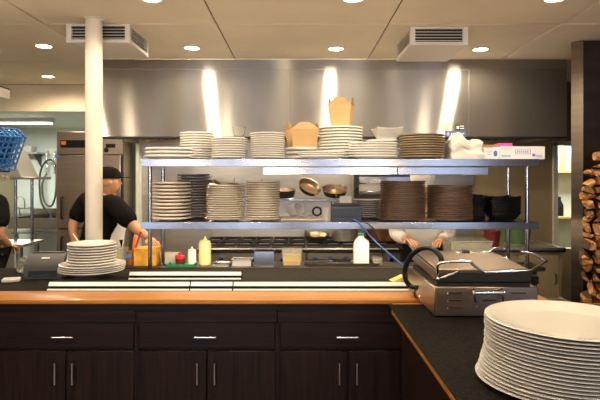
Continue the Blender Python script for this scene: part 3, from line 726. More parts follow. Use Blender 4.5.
yc=thing('clear_container','clear plastic container of pale yellow liquid below white cups','container',(X(292,3.84),3.85,TZ))
MB().frust(.125,.11,.15,.13,0,.115,t=.003).build('tub','clear_frost',yc)
MB().frust(.118,.103,.135,.118,.005,.07).build('yellow_contents','yellow_liquid',yc)
o=MB().frust(.50,.17,.54,.20,0,.022,t=.004).build('sheet_tray','steel',None,(X(342,3.86),3.865,TZ)); tag(o,'wide shallow steel tray under the milk jug','tray')
o=MB().tube([(0,0,0),(.12,-.015,.003),(.20,-.02,.005)],[.007,.010],8).build('knife','black_plastic',None,(X(305,3.84),3.80,TZ+.030)); tag(o,'black handled tool lying at left end of shallow tray','tool')
mj=thing('milk_jug','white plastic milk jug with green cap on shallow tray','jug',(X(361,3.86),3.86,TZ+.005))
sq=[]
def rr(w,z): return sqring(w,z,0)
rings=[rr(.050,0),rr(.054,.006),rr(.054,.125),rr(.050,.150),rr(.038,.175),rr(.024,.192),rr(.019,.197),rr(.019,.206)]
jm=MB(); n=32; fs=[tuple(reversed(range(n)))]
for a in range(len(rings)-1):
    for k in range(n): fs.append((a*n+k,a*n+(k+1)%n,(a+1)*n+(k+1)%n,(a+1)*n+k))
fs.append(tuple(range((len(rings)-1)*n,len(rings)*n))); jm.add(sum(rings,[]),fs); jm.build('jug_body','milk_plastic',mj,ang=50)
MB().lathe([(0,.204),(.022,.204),(.022,.220),(0,.221)],24).build('cap','green_plastic',mj)
MB().tube([(.040,.03,.165),(.058,.052,.15),(.056,.056,.10),(.048,.045,.07)],.009,8,5).build('handle','milk_plastic',mj)
o=MB().frust(.055,.06,.07,.075,0,.05,t=.003).build('plastic_cup','clear_frost',None,(X(376.5,3.85),3.83,TZ+.0225)); o.location.z=TZ+.005; tag(o,'small clear plastic cup right of the milk jug','cup')
o=MB().prism([(-.055,0),(.04,.0),(.05,.004),(0.02,.03)],-.03,.03).build('paper_note','yellow_paper',None,(X(399.5,3.05),3.045,CT+.0415)); o.rotation_euler=(0,0,.2); tag(o,'folded yellow paper note on black counter beside press grill','note')
ct=thing('clear_container','large clear plastic tub behind the press grill','container',(X(467,3.86),3.865,TZ))
MB().frust(.25,.18,.30,.22,0,.17,t=.003).build('tub','clear_frost',ct)
MB().box(-.155,.155,-.115,.115,.17,.182,.004).build('lid','clear_frost',ct)
MB().frust(.24,.17,.27,.19,.006,.06).build('pale_contents','porcelain_warm',ct)
# right sink counter, with tubs
sc=thing('steel_counter','steel counter with tan front below the right doorway','counter',(0,0,0))
MB().box(X(478,4.7),X(566,4.7),4.70,5.95,CT-.03,CT-.012).box(X(478,4.7),X(566,4.7),4.70,4.73,CT-.03,CT+.012,.003).box(X(566,4.7)-.03,X(566,4.7),4.7,5.95,CT-.03,CT+.012,.003).build('worktop','steel_dull',sc)
MB().box(X(480,4.7),X(564,4.7),4.74,5.9,0,CT-.031).build('cabinet_body','beige_wall',sc)
dd=MB().box(X(520,4.7),X(560,4.7),4.722,4.74,.25,CT-.06,.004).build('door','beige_wall',sc)
MB().tube([(X(556,4.7),4.722,.60),(X(556,4.7),4.70,.61),(X(556,4.7),4.70,.69),(X(556,4.7),4.722,.70)],.006,8).build('handle','steel',dd)
def tub(nm,px,d,r,h,m,label,cat='tub'):
    o=MB().lathe([(0,0),(r*.86,0),(r,h*.93),(r*1.06,h*.94),(r*1.06,h),(r*.94,h),(r*.8,.006),(0,.006)],24).build(nm,m,None,(X(px,d),d,CT-.011)); return tag(o,label,cat)
tub('plastic_tub',492,4.95,.075,.15,'red_sauce','dark red tub on steel counter right of clear tub')
tub('plastic_tub',520,5.2,.10,.17,'green_dark','dark green tub on steel counter behind the right rack leg')
tub('plastic_tub',504,5.35,.06,.16,'green_dark','narrow dark green tub between the red and wide green tubs')

# ------------------------------------------------------------------ press grill
pg=thing('press_grill','stainless steel panini press grill with closed lid on black mat','grill',(.607,2.36,CT+.008))
BW,BD=.462,.56
MB().box(0,BW,0,BD,.006,.137,.004).build('base_housing','grill_steel',pg)
for lx in (.04,BW-.04):
    for ly in (.04,BD-.04): MB().cyl(.018,0,.016,(lx,ly),16).build('foot','black_plastic',pg)
pm=MB().box(.012,BW-.03,.01,BD-.06,.135,.155,.003); pm.build('lower_plate','black_iron',pg)
lid=MB(); lid.T=Matrix.Translation((0,0,.157)) @ Matrix.Rotation(math.radians(2.2),4,'X')
lid.box(.01,BW-.028,.0,.49,0,.048,.004); lid.T=Matrix.Identity(4); lid.build('upper_plate','black_iron',pg)
lc=MB(); lc.T=Matrix.Translation((0,0,.157)) @ Matrix.Rotation(math.radians(2.2),4,'X')
lc.box(.018,BW-.036,.012,.48,.048,.058,.004); lc.box(.006,.010,.02,.50,.010,.050); lc.T=Matrix.Identity(4); lc.build('lid_cover','grill_steel',pg)
def L3(px,py,d): return (X(px,d)-.61, d-2.385, Z(py,d)-CT-.008)
MB().tube([L3(437,276,2.38),L3(437,271,2.34),L3(439.5,262,2.31),L3(467,260.5,2.31),L3(471,263,2.31),L3(482,270.5,2.31),L3(487,271,2.31),L3(525,270,2.31),L3(531,268,2.33),L3(543,261,2.40),L3(543.5,259.5,2.44),L3(531,253,2.60),L3(520,251,2.68)],.0065,10,3).build('lid_handle','chrome',pg)
MB().tube([L3(436,278,2.375),L3(440,277,2.36),L3(455,271.5,2.36),L3(457,269.5,2.37)],.005,8,3).build('side_arm','chrome',pg)
MB().tube([L3(455,252.5,2.80),L3(485,252,2.80),L3(491,249,2.80),L3(500,246.5,2.82),L3(503,249,2.82)],.006,10,3).build('rear_bar','chrome',pg)
MB().tube([L3(498,258,2.7),L3(504,257,2.68),L3(510,262,2.66),L3(516,263,2.66)],.005,8,3).build('spring_link','chrome',pg)
MB().box(.25,.29,.40,.45,.205,.245,.006).build('hinge_block','black_satin',pg)
cp=[P3(441,262,2.36),P3(439,255,2.37),P3(431,248,2.42),P3(420,248,2.48),P3(410,256,2.52),P3(404.5,268,2.54),P3(405,278,2.54),P3(410,285,2.54),P3(417,286.5,2.52)]
o=MB().tube([(a[0]-.61,a[1]-2.385,a[2]-CT-.008) for a in cp],.0115,12,5).build('black_hose','black_plastic',pg)
lt=MB().tube([L3(473,292,2.362),L3(503,291.5,2.362)],.0065,10); lt.build('latch_bar','chrome',pg)
for px in (472.5,500):
    br=MB(); br.tube([L3(px,288,2.383),L3(px,291,2.362),L3(px+1.5,299,2.362),L3(px+2,302,2.383)],.0055,8,3)
    br.build('latch_bracket','chrome',pg)
sv=MB()
for cxp in (454,488,517):
    for py in (292,299,306) if cxp<480 else ((292,299) if cxp<500 else (292,)):
        sv.tube([L3(cxp-7,py,2.384),L3(cxp+7,py,2.384)],.0035,6)
sv.build('vent_slot','steel_dark',pg)
rv=MB()
for px,py in ((447,292),(447,300),(447,307),(475,299),(475,306)):
    rv.T=Matrix.Translation(L3(px,py,2.383)) @ Matrix.Rotation(PI/2,4,'X'); rv.lathe([(0,.004),(.003,.003),(.0042,0),(0,0)],12)
rv.T=Matrix.Identity(4); rv.build('rivet','chrome',pg)
MB().tube([(-.004,.24,.09),(-.03,.24,.085),(-.034,.245,.055),(-.02,.25,.035),(-.004,.25,.04)],.006,8,4).build('drip_tray_pull','chrome',pg)
gd=MB().frust(.13,.09,.15,.11,0,.035,t=.003)
o=gd.build('glass_dish','clear',None,(X(551,2.58),2.58,CT+.001)); tag(o,'low clear dish on counter right of the press grill','dish')

# ------------------------------------------------------------------ receipt printer, bag, note at the left
rp=thing('receipt_printer','grey receipt printer on the black counter beside plate pile','printer',(X(41,3.3),3.40,CT),.10)
MB().prismx([(-.10,0),(.10,0),(.10,.10),(.06,.145),(-.02,.148),(-.085,.085),(-.10,.06)],-.115,.115).build('body','grey_plastic',rp)
MB().prismx([(-.012,.1485),(.055,.1455),(.05,.153),(-.008,.156)],-.10,.085).build('lid','grey_plastic',rp)
MB().prismx([(-.006,.1565),(.035,.1545),(.035,.1560),(-.006,.158)],-.085,.03).build('paper_slot','black_satin',rp)
MB().prismx([(-.1035,.014),(-.099,.014),(-.097,.052),(-.1005,.052)],-.085,.085).build('front_panel','black_plastic',rp)
MB().box(-.065,.035,-.106,-.103,.020,.026).build('tear_bar','steel',rp)
MB().prismx([(-.0515,.1205),(-.0530,.1215),(-.0465,.1280),(-.0450,.1270)],-.025,.025).build('maker_mark','carton',rp)
bg=MB(); bm=bmesh.new(); bmesh.ops.create_icosphere(bm,subdivisions=4,radius=1)
for v in bm.verts:
    p=v.co.copy(); q=p+noise.noise_vector(p*2.2)*.35+noise.noise_vector(p*5)*.12; v.co=Vector((q.x*.055,q.y*.05,max(0,(q.z+.8)*.055)))
me=bpy.data.meshes.new('plastic_bag'); bm.to_mesh(me); bm.free(); me.materials.append(M['clear_frost']); me.shade_smooth()
o=bpy.data.objects.new('plastic_bag',me); COL.objects.link(o); o.location=(X(20,3.5),3.56,CT); tag(o,'crumpled clear plastic bag left of the receipt printer','bag')
o=MB().box(-.05,.05,-.035,.035,0,.022,.006).build('receipt_pad','paper',None,(X(9.5,3.2),3.22,CT)); o.rotation_euler=(0,0,.35); tag(o,'cream paper pad at left edge of the black counter','notepad')

# ------------------------------------------------------------------ near rack at the left edge
lr=thing('side_rack','brown steel two tier rack at the left picture edge','shelf rack',(-1.695,2.72,CT))
for z in (2.074-.06,1.592-.06):
    MB().box(-1.0,.0,0,.006,z-CT,z-CT+.06,.002).box(-1.0,.0,.004,.40,z-CT+.052,z-CT+.06).box(-.006,0,.004,.40,z-CT,z-CT+.06).build('shelf','steel_dull',lr)
for lx in (-.62,-.9):
    for ly in (.08,.32): MB().cyl(.014,.0005,2.062-CT,(lx,ly),14).build('leg','steel',lr)
kn=MB(); kn.T=Matrix.Translation((.0,.34,1.56-CT)) @ Matrix.Rotation(PI/2,4,'Y'); kn.lathe([(0,.012),(.008,.010),(.010,0),(0,0)],14); kn.build('bolt','chrome',lr)
stack('bowl','white bowl','in pile on left rack upper shelf','porcelain',.075,-1.785,3.02,2.074+.012,0,8,'bowls on the left rack',ztop=2.29,rim=.02,jit=.003,cat='bowl')
o=MB().lathe([(0,0),(.07,0),(.076,.010),(0,.011)],28).build('saucer','terracotta',None,(-1.785,3.02,2.0742)); tag(o,'orange saucer below white bowls on the left rack','saucer')
# blue glass rack
gr=thing('glass_rack','blue plastic compartment rack tilted on lower shelf at left','dish rack',(0,0,0))
GL,GT,GW=.215,.10,.17
fr=MB()
def lattice(mb, o, u, v, lu, lv, nu, nv, nrm, th=.006, bar=.007):
    o=Vector(o);u=Vector(u);v=Vector(v);nrm=Vector(nrm)
    def bar_(p,q,wdir):
        p=Vector(p);q=Vector(q);wv=wdir*bar/2;t=nrm*th/2
        vs=[p-wv-t,p+wv-t,q+wv-t,q-wv-t,p-wv+t,p+wv+t,q+wv+t,q-wv+t]
        mb.add([tuple(x) for x in vs],[(0,1,2,3),(4,7,6,5),(0,4,5,1),(1,5,6,2),(2,6,7,3),(3,7,4,0)])
    for i in range(nu+1): bar_(o+u*(lu*i/nu),o+u*(lu*i/nu)+v*lv,u)
    for j in range(nv+1): bar_(o+v*(lv*j/nv),o+v*(lv*j/nv)+u*lu,v)
for (oo,uu,vv,lu,lv,nu,nv,nn) in (((0,0,0),(1,0,0),(0,0,1),GL,GT,6,3,(0,1,0)),((0,GW,0),(1,0,0),(0,0,1),GL,GT,6,3,(0,1,0)),((0,0,0),(0,1,0),(0,0,1),GW,GT,6,3,(1,0,0)),((GL,0,0),(0,1,0),(0,0,1),GW,GT,6,3,(1,0,0)),((0,0,0),(1,0,0),(0,1,0),GL,GW,6,6,(0,0,1))):
    lattice(fr,oo,uu,vv,lu,lv,nu,nv,nn)
fr.build('lattice_walls','blue_plastic',gr)
dv=MB()
for i in range(1,5):
    dv.box(GL*i/5-.002,GL*i/5+.002,.004,GW-.004,.02,GT-.003); dv.box(.004,GL-.004,GW*i/5-.002,GW*i/5+.002,.02,GT-.003)
dv.build('dividers','blue_plastic',gr)
# local x: along length (up-right), local z: open side facing left-up
gr.rotation_euler = Euler((math.radians(0),math.radians(-58),math.radians(-32)),'XYZ')
gr.location=(-1.735,2.93,1.60); settle(gr,1.592)

# ------------------------------------------------------------------ dish area at the left back
fg=thing('refrigerator','tall brown steel upright refrigerator behind person in black cap','refrigerator',(-2.55,5.6,0))
FW=.70
MB().box(0,FW,.03,.58,.10,2.04,.004).build('cabinet','fridge_steel',fg)
for lx in (.05,FW-.05):
    for ly in (.08,.52): MB().cyl(.02,0,.10,(lx,ly),12).build('foot','black_plastic',fg)
MB().box(0,FW,0,.03,1.80,2.04,.004).build('control_panel','fridge_steel',fg)
MB().box(.04,.32,-.003,.001,1.87,1.95).build('display_strip','black_plastic',fg)
MB().box(.52,.62,-.003,.001,1.87,1.91).build('vent_strip','black_plastic',fg)
MB().box(.05,.10,-.005,-.002,1.90,1.94).build('badge','orange_badge',fg)
kn=MB(); kn.T=Matrix.Translation((.525,0,1.845)) @ Matrix.Rotation(PI/2,4,'X'); kn.lathe([(0,.015),(.022,.012),(.025,0),(0,0)],18); kn.build('dial','black_plastic',fg)
for z0,z1,hz in ((1.02,1.79,1.2),(.13,1.01,.9)):
    d=MB().box(.004,FW-.02,-.02,.028,z0,z1,.006).build('door','fridge_steel',fg)
    MB().tube([(.07,-.02,z0+.10 if z0>.5 else z1-.08),(.07,-.05,z0+.11 if z0>.5 else z1-.09),(.07,-.05,z0+.32 if z0>.5 else z1-.30),(.07,-.02,z0+.33 if z0>.5 else z1-.31)],.010,8).build('handle','black_plastic',d)
MB().box(FW-.016,FW,-.012,.03,.12,1.79).build('edge_gasket','black_satin',fg)
st=MB(); st.T=Matrix.Translation((.012,-.0225,1.775)) @ Matrix.Rotation(PI/2,4,'X'); st.lathe([(0,.001),(.019,.001),(.019,0),(0,0)],20); st.T=Matrix.Identity(4); st.build('round_sticker','blue_badge',fg)
wt=thing('steel_table','steel landing table with two posts left of the refrigerator','table',(-3.0,5.3,0))
MB().box(-.45,.25,0,.45,.855,.885,.004).build('table_top','steel_dull',wt)
for lx in (-.40,.20):
    for ly in (.06,.40): MB().cyl(.018,0,.855,(lx,ly),14).build('leg','steel',wt)
for lx in (.015,.19): MB().cyl(.016,.884,1.535,(lx,.30),14).build('post','steel',wt)
MB().box(-.45,.30,.12,.50,1.535,1.56,.003).build('overshelf','steel_dull',wt)
o=MB().prism([(-.40,0),(.27,0),(.10,.36),(-.10,.40),(-.40,.40)],-.18,.18).build('dish_chute','chute_grey',None,(-3.10,5.60,1.561)); tag(o,'sloped grey steel dish chute behind the blue rack','dish chute')
ds=thing('dish_sink','long steel dish sink against the back tile wall at left','sink',(0,7.85,0))
MB().box(-4.3,-1.95,0,.03,.80,.955,.004).box(-4.3,-1.95,.69,.72,.80,1.06).box(-4.3,-4.27,.03,.70,.80,.955).box(-1.98,-1.95,.03,.70,.80,.955).box(-4.27,-1.98,.03,.69,.72,.74).box(-3.4,-3.36,.03,.69,.74,.94).build('basin','steel',ds)
for lx in (-4.2,-3.1,-2.05):
    for ly in (.08,.64): MB().cyl(.02,0,.72,(lx,ly),12).build('leg','steel',ds)
fc=MB(); cx0=X(22,8.4)
fc.tube([(cx0-.09,.66,.95),(cx0-.09,.64,1.06),(cx0+.09,.64,1.06),(cx0+.09,.66,.95)],.016,10); fc.tube([(cx0,.64,1.06),(cx0,.62,1.20),(cx0,.50,1.26),(cx0,.36,1.20),(cx0,.33,1.14)],.012,10,4)
fc.box(cx0-.13,cx0-.07,.60,.63,1.06,1.085).box(cx0+.07,cx0+.13,.60,.63,1.06,1.085); fc.build('faucet','chrome',ds)
sr=thing('spray_hose','coiled pre rinse spray hose on the tile wall left of refrigerator','spray hose',(X(50,8.5),8.59,0))
MB().box(-.10,.12,-.03,.005,1.93,2.03,.004).build('wall_bracket','white_paint',sr)
MB().tube([(-.05,-.03,1.98),(-.05,-.09,1.95),(-.05,-.09,1.60)],.014,10).tube([(.07,-.03,1.98),(.07,-.09,1.95),(.07,-.09,1.62)],.014,10).build('riser','chrome',sr)
MB().tube([(-.05,-.10,1.62),(-.10,-.14,1.45),(-.06,-.17,1.20),(.05,-.18,1.10),(.12,-.17,1.25),(.13,-.15,1.55),(.10,-.14,1.78),(.0,-.14,1.84),(-.10,-.15,1.72),(-.13,-.17,1.50),(-.08,-.2,1.15),(.06,-.2,.98)],.015,10,6).build('hose','steel_dark',sr)
MB().tube([(.06,-.2,.98),(.08,-.22,.90)],[.018,.03],10).build('spray_head','black_plastic',sr)
sh=thing('wall_shelf','small steel wall shelf on back tile wall beside spray hose','shelf',(X(30,8.5),8.59,1.93))
MB().box(-.22,.20,-.26,0.005,0,.03,.003).build('board','steel_dull',sh)
MB().prismx([(-.22,-.001),(.004,-.001),(.004,-.20)],-.16,-.145).prismx([(-.22,-.001),(.004,-.001),(.004,-.20)],.125,.14).build('bracket','steel_dark',sh)
o=MB().box(-.10,.08,-.07,.07,0,.10,.006).build('white_box','paper',None,(X(28,8.45),8.46,1.962)); tag(o,'white box on the small wall shelf at left back','box')
# tube light in the dish room
tl=thing('strip_light','bright strip light on the dish room ceiling at far left','ceiling light',(-3.75,7.2,2.35))
MB().box(-.6,.42,-.08,.08,-.05,-.0005,.004).build('fixture','white_paint',tl)
MB().box(-.57,.39,-.06,.06,-.062,-.049,.004).build('tube_cover','tube_glow',tl)
# beyond the right opening
def wshelf(z,label):
    t=MB().box(2.6,4.19,7.28,7.505,z,z+.03,.003).build('pantry_shelf','kraft'); tag(t,label,'shelf')
wshelf(1.62,'upper pantry shelf seen through the right opening'); wshelf(.99,'lower pantry shelf holding a dark bottle in the right opening')
o=MB().lathe([(0,0),(.05,0),(.052,.01),(.052,.15),(.02,.22),(.02,.27),(0,.27)],20).build('dark_bottle','black_plastic',None,(X(560.5,7.35),7.38,1.021)); tag(o,'dark bottle on lower pantry shelf in the right opening','bottle')
for k,(px,h,m,lab) in enumerate(((556,.30,'carton','white packet leaning on upper pantry shelf, left one'),(561,.34,'yellow_paper','yellow packet on upper pantry shelf between white packets'),(566,.33,'carton','white packet on upper pantry shelf, right one'))):
    o=MB().box(-.03,.03,-.06,.06,0,h,.004).build('packet',m,None,(X(px,7.38),7.39,1.651)); tag(o,lab,'packet')

# ------------------------------------------------------------------ firewood
fw=thing('firewood_rack','low black steel rack under the firewood pile','rack',(2.06,3.70,0))
MB().box(0,1.1,0,.46,.40,.43,.003).build('base_tray','black_satin',fw)
for lx in (.04,1.06):
    for ly in (.04,.42): MB().box(lx-.015,lx+.015,ly-.015,ly+.015,0,.40).build('leg','black_satin',fw)
MB().box(1.06,1.09,.01,.04,.43,1.95).box(1.06,1.09,.42,.45,.43,1.95).build('upright','black_satin',fw)
rnw = random.Random(23); ROWS = 23; NC = 6; CWD = .078; CHT = .0592; YAW = -.40
GP = [[(i*CWD+(rnw.uniform(-.030,.030) if 0 < i < NC else rnw.uniform(-.030,.035)), j*CHT+(rnw.uniform(-.021,.021) if 0 < j else 0)) for i in range(NC+1)] for j in range(ROWS+1)]
def log_mesh(poly, rnd, front, back):
    """a split log: irregular section extruded along y, narrower and ragged at its ends"""
    cx = sum(p[0] for p in poly)/len(poly); cz = sum(p[1] for p in poly)/len(poly)
    sec = []; bark = []; n4 = len(poly); bk = rnd.randrange(n4); full = rnd.random() < .18
    for k in range(n4):
        a, b = poly[k], poly[(k+1) % n4]
        for t in (0, .34, .67):
            p = Vector((a[0]+(b[0]-a[0])*t-cx, a[1]+(b[1]-a[1])*t-cz))*.91
            if t == 0: p *= rnd.uniform(.80,.93)
            else: p *= rnd.uniform(.93,1.0)
            sec.append(p); bark.append(full or k == bk)
    ns = len(sec); vs = []; st = [-front, -front+.03, -front*.4, back*.3, back]; fs = []; mi = []
    sh = Vector((rnd.uniform(-.010,.010), rnd.uniform(-.012,.004))); sc0 = rnd.uniform(.60,1.0)
    for q, y in enumerate(st):
        sc = (sc0, sc0+.03, .5+.5*sc0+.02, .97, .93)[q]; sc = min(sc,.97)
        for k, p in enumerate(sec):
            w = sc*rnd.uniform(.95,1.0); e = rnd.uniform(-.012,.012) if q == 0 else 0
            o_ = sh*((1-sc)/.4 if q < 2 else 0); vs.append((p.x*w+o_.x, y+e, p.y*w+o_.y))
    for q in range(len(st)-1):
        for k in range(ns): fs.append((q*ns+k,q*ns+(k+1)%ns,(q+1)*ns+(k+1)%ns,(q+1)*ns+k)); mi.append(0 if bark[k] else 1)
    c0 = len(vs); vs.append((sh.x*.5, -front+rnd.uniform(-.012,.004), sh.y*.5))
    for k in range(ns): fs.append((c0,(k+1)%ns,k)); mi.append(2)
    fs.append(tuple((len(st)-1)*ns+k for k in range(ns))); mi.append(2)
    mb = MB(); mb.v = vs; mb.f = fs; mb.mi = mi
    return mb.build('firewood_log',['bark','split_wood','end_wood'],ang=28), cx, cz
ux, uy = math.cos(YAW), math.sin(YAW); OX, OY, OZ = 2.135, 3.995, .434
for r_ in range(ROWS):
    for c_ in range(NC):
        if r_ > 19 and c_ == 0 or r_ == ROWS-1 and c_ < 2: continue
        poly = [GP[r_][c_],GP[r_][c_+1],GP[r_+1][c_+1],GP[r_+1][c_]]
        if rnw.random() < .34 and r_ > 0: poly.pop(rnw.choice((2,3)))
        ob, cu, cw = log_mesh(poly, rnw, rnw.uniform(.02,.20), .125)
        ob.location = (OX+ux*cu, OY+uy*cu, OZ+cw); ob.rotation_euler = (rnw.uniform(-.05,.05),rnw.uniform(-.10,.10),YAW+rnw.uniform(-.07,.07))
        nm = ordinal(r_,ROWS).replace('the top one','top row').replace('the bottom one','bottom row').replace(' from',' row from')
        tag(ob,'split firewood log, %s, %s of woodpile' % (nm,('at the left edge','second from left','third from left','fourth from left','fifth from left','sixth from left')[c_]),'firewood','split firewood logs')

# ------------------------------------------------------------------ people
def skin(verts, edges, radii, sub=2):
    me=bpy.data.meshes.new('tmp'); me.from_pydata(verts,edges,[]); o=bpy.data.objects.new('tmp',me); COL.objects.link(o)
    md=o.modifiers.new('s','SKIN'); md.use_smooth_shade=True; md.branch_smoothing=.6
    for i,r in enumerate(radii):
        sv=me.skin_vertices[0].data[i]; sv.radius=(r,r) if not isinstance(r,tuple) else r; sv.use_root=(i==0)
    s2=o.modifiers.new('u','SUBSURF'); s2.levels=sub; s2.render_levels=sub
    dg=bpy.context.evaluated_depsgraph_get(); dg.update(); m2=bpy.data.meshes.new_from_object(o.evaluated_get(dg))
    bpy.data.objects.remove(o); bpy.data.meshes.remove(me); return m2
def join(meshes, name, mats, parent, mis=None):
    bm=bmesh.new()
    for i,m in enumerate(meshes):
        n0=len(bm.faces); bm.from_mesh(m); bm.faces.ensure_lookup_table()
        for f in bm.faces[n0:]: f.material_index=(mis[i] if mis else 0); f.smooth=True
    me=bpy.data.meshes.new(name); bm.to_mesh(me); bm.free()
    for m in mats: me.materials.append(M[m])
    o=bpy.data.objects.new(name,me); COL.objects.link(o); o.parent=parent; return o
def hand_chain(wrist, dirv, up, side, curl=.5, s=1.0):
    """palm and five fingers; dirv forearm direction, up = back of the hand, side = thumb side"""
    d=Vector(dirv).normalized(); u=Vector(up); u=(u-d*u.dot(d)).normalized(); sd=d.cross(u)*side; w=Vector(wrist); ms=[]
    pv=[w,w+d*.035*s,w+d*.085*s]; ms.append(skin([tuple(p) for p in pv],[(0,1),(1,2)],[(.024*s,.018*s),(.034*s,.016*s),(.038*s,.014*s)],2))
    for k,(off,ln) in enumerate(((.030,.072),(.010,.080),(-.010,.074),(-.029,.058))):
        b=w+d*.075*s+sd*off*s; pts=[b]; dd=d.copy(); cur=b
        for j,fr_ in enumerate((.45,.32,.23)):
            ang=curl*(.45+.35*j); dd=(d*math.cos(ang)-u*math.sin(ang)).normalized(); cur=cur+dd*ln*fr_*s*1.15; pts.append(cur)
        ms.append(skin([tuple(p) for p in pts],[(0,1),(1,2),(2,3)],[.0095*s,.0088*s,.008*s,.0068*s],1))
    b=w+d*.025*s+sd*.022*s; t1=b+(d*.6+sd*.75-u*.2).normalized()*.042*s; t2=t1+(d*.9+sd*.3-u*.25).normalized()*.032*s
    ms.append(skin([tuple(b),tuple(t1),tuple(t2)],[(0,1),(1,2)],[.013*s,.0105*s,.008*s],1))
    return ms
def head_mesh(c, face, s=1.0):
    """head ellipsoid with brow, nose, chin, ears; c = centre, face = horizontal facing unit vector"""
    bm=bmesh.new(); bmesh.ops.create_uvsphere(bm,u_segments=40,v_segments=28,radius=1)
    for v in bm.verts:
        x,y,z=v.co      # y- = face, before rotating
        px_,py_,pz_=x*.074,y*.094,z*.116
        if z<0: px_*=1+.25*z; py_=py_*(1+.12*z) if y<0 else py_*(1+.30*z)
        f=max(0,-y)
        py_-=.022*math.exp(-((x/.16)**2)-((z+.10)/.16)**2)*f      # nose
        py_-=.006*math.exp(-((x/.3)**2)-((z+.42)/.10)**2)*f       # lips
        py_-=.010*math.exp(-((x/.3)**2)-((z+.78)/.16)**2)*f       # chin
        for sx in (-1,1): py_+=.005*math.exp(-(((x-sx*.38)/.18)**2)-((z-.08)/.11)**2)*f    # eye sockets
        for sx in (-1,1): px_+=sx*.020*math.exp(-((y-.12)/.14)**2-((z+.02)/.24)**2)*max(0,sx*x)**6   # ears
        v.co=(px_*s,py_*s,pz_*s)
    f=Vector(face).normalized(); ang=math.atan2(f.x,-f.y)
    bmesh.ops.transform(bm,matrix=Matrix.Translation(c) @ Matrix.Rotation(ang,4,'Z'),verts=bm.verts)
    me=bpy.data.meshes.new('h'); bm.to_mesh(me); bm.free(); return me
def person(label, J, face, shirt, trousers, cap=None, apron=False, hair=True, sleeve=.75, long_sleeve=False, capmat='black_cloth', body_face=None):
    t=thing('person',label,'person',(J['pelvis'][0],J['pelvis'][1],0)); off=Vector((J['pelvis'][0],J['pelvis'][1],0))
    j={k:Vector(v)-off for k,v in J.items()}
    names=['pelvis','waist','chest','neck0','neck1','sl','el','wl','sr','er','wr','hl','kl','al','tl','hr','kr','ar','tr']
    ix={n:i for i,n in enumerate(names)}
    fwd=Vector(body_face if body_face else face).normalized()
    j['neck0']=j['chest']+(j['head']-j['chest'])*.42; j['neck1']=j['head']-Vector((0,0,.07))
    for s in 'lr': j['t'+s]=j['a'+s]+fwd*.15+Vector((0,0,-.045))
    E=[('pelvis','waist'),('waist','chest'),('chest','neck0'),('neck0','neck1'),('chest','sl'),('sl','el'),('el','wl'),('chest','sr'),('sr','er'),('er','wr'),('pelvis','hl'),('hl','kl'),('kl','al'),('al','tl'),('pelvis','hr'),('hr','kr'),('kr','ar'),('ar','tr')]
    R=dict(pelvis=.13,waist=.12,chest=.13,neck0=.06,neck1=.055,sl=.062,el=.044,wl=.030,sr=.062,er=.044,wr=.030,hl=.09,kl=.06,al=.042,tl=.035,hr=.09,kr=.06,ar=.042,tr=.035)
    base=skin([tuple(j[n]) for n in names],[(ix[a],ix[b]) for a,b in E],[R[n] for n in names],2)
    ms=[base,head_mesh(j['head'],face)]
    for s,sd in (('l',-1),('r',1)):
        d=j['w'+s]-j['e'+s]; ms+=hand_chain(j['w'+s],d,Vector((0,0,1)) if abs(d.normalized().z)<.85 else Vector((-fwd.x,-fwd.y,0)),sd if s=='l' else sd,.6)
    join(ms,'body',['skin'],t)
    sn=['pelvis','waist','chest','neck0','sl','el2','sr','er2']
    k=1.0 if long_sleeve else sleeve
    jj=dict(j); jj['pelvis']=j['pelvis']-Vector((0,0,.03))
    vs=[jj['pelvis'],jj['waist'],jj['chest'],jj['neck0']-Vector((0,0,.02)),j['sl'],j['sr']]
    ed=[(0,1),(1,2),(2,3),(2,4),(2,5)]; rd=[.185,.18,.19,.085,.105,.105]
    for s,si in (('l',4),('r',5)):
        if long_sleeve: vs+=[j['e'+s],j['e'+s]+(j['w'+s]-j['e'+s])*.85]; rd+=[.066,.05]; ed+=[(si,len(vs)-2),(len(vs)-2,len(vs)-1)]
        else: vs+=[j['s'+s]+(j['e'+s]-j['s'+s])*k*.55,j['s'+s]+(j['e'+s]-j['s'+s])*k*1.0]; rd+=[.090,.078]; ed+=[(si,len(vs)-2),(len(vs)-2,len(vs)-1)]
    join([skin([tuple(v) for v in vs],ed,rd,2)],'shirt',[shirt],t)
    vs=[j['pelvis'],j['hl'],j['kl'],j['al']+Vector((0,0,.03)),j['hr'],j['kr'],j['ar']+Vector((0,0,.03))]
    join([skin([tuple(v) for v in vs],[(0,1),(1,2),(2,3),(0,4),(4,5),(5,6)],[.15,.11,.082,.07,.11,.082,.07],2)],'trousers',[trousers],t)
    for s in 'lr':
        join([skin([tuple(j['a'+s]-Vector((0,0,.02))-fwd*.03),tuple(j['a'+s]+fwd*.07-Vector((0,0,.045))),tuple(j['t'+s])],[(0,1),(1,2)],[.052,.048,.036],2)],'shoe',['shoe'],t)
    f=Vector(face).normalized(); ang=math.atan2(f.x,-f.y); T=Matrix.Translation(j['head']) @ Matrix.Rotation(ang,4,'Z')
    if hair:
        h=MB(); h.T=T
        h.lathe([(.079*math.cos(a),.122*math.sin(a)) for a in [ -.25+(PI/2+.25)*q/10 for q in range(11)]],28,(0,.014,.004),1,1.18)
        h.build('hair','hair',t)
    if cap:
        h=MB(); h.T=T
        if cap=='cap':
            h.lathe([(.088,.030),(.090,.050),(.086,.085),(.066,.115),(.035,.130),(0,.134)],32,(0,.008,0),1,1.20)
            h.box(-.062,.062,-.165,-.075,.036,.043,.003)
        else:
            h.lathe([(.086,.03),(.088,.07),(.100,.10),(.098,.135),(.06,.155),(0,.16)],32,(0,.006,0),1,1.15)
        h.build('cap',capmat,t)
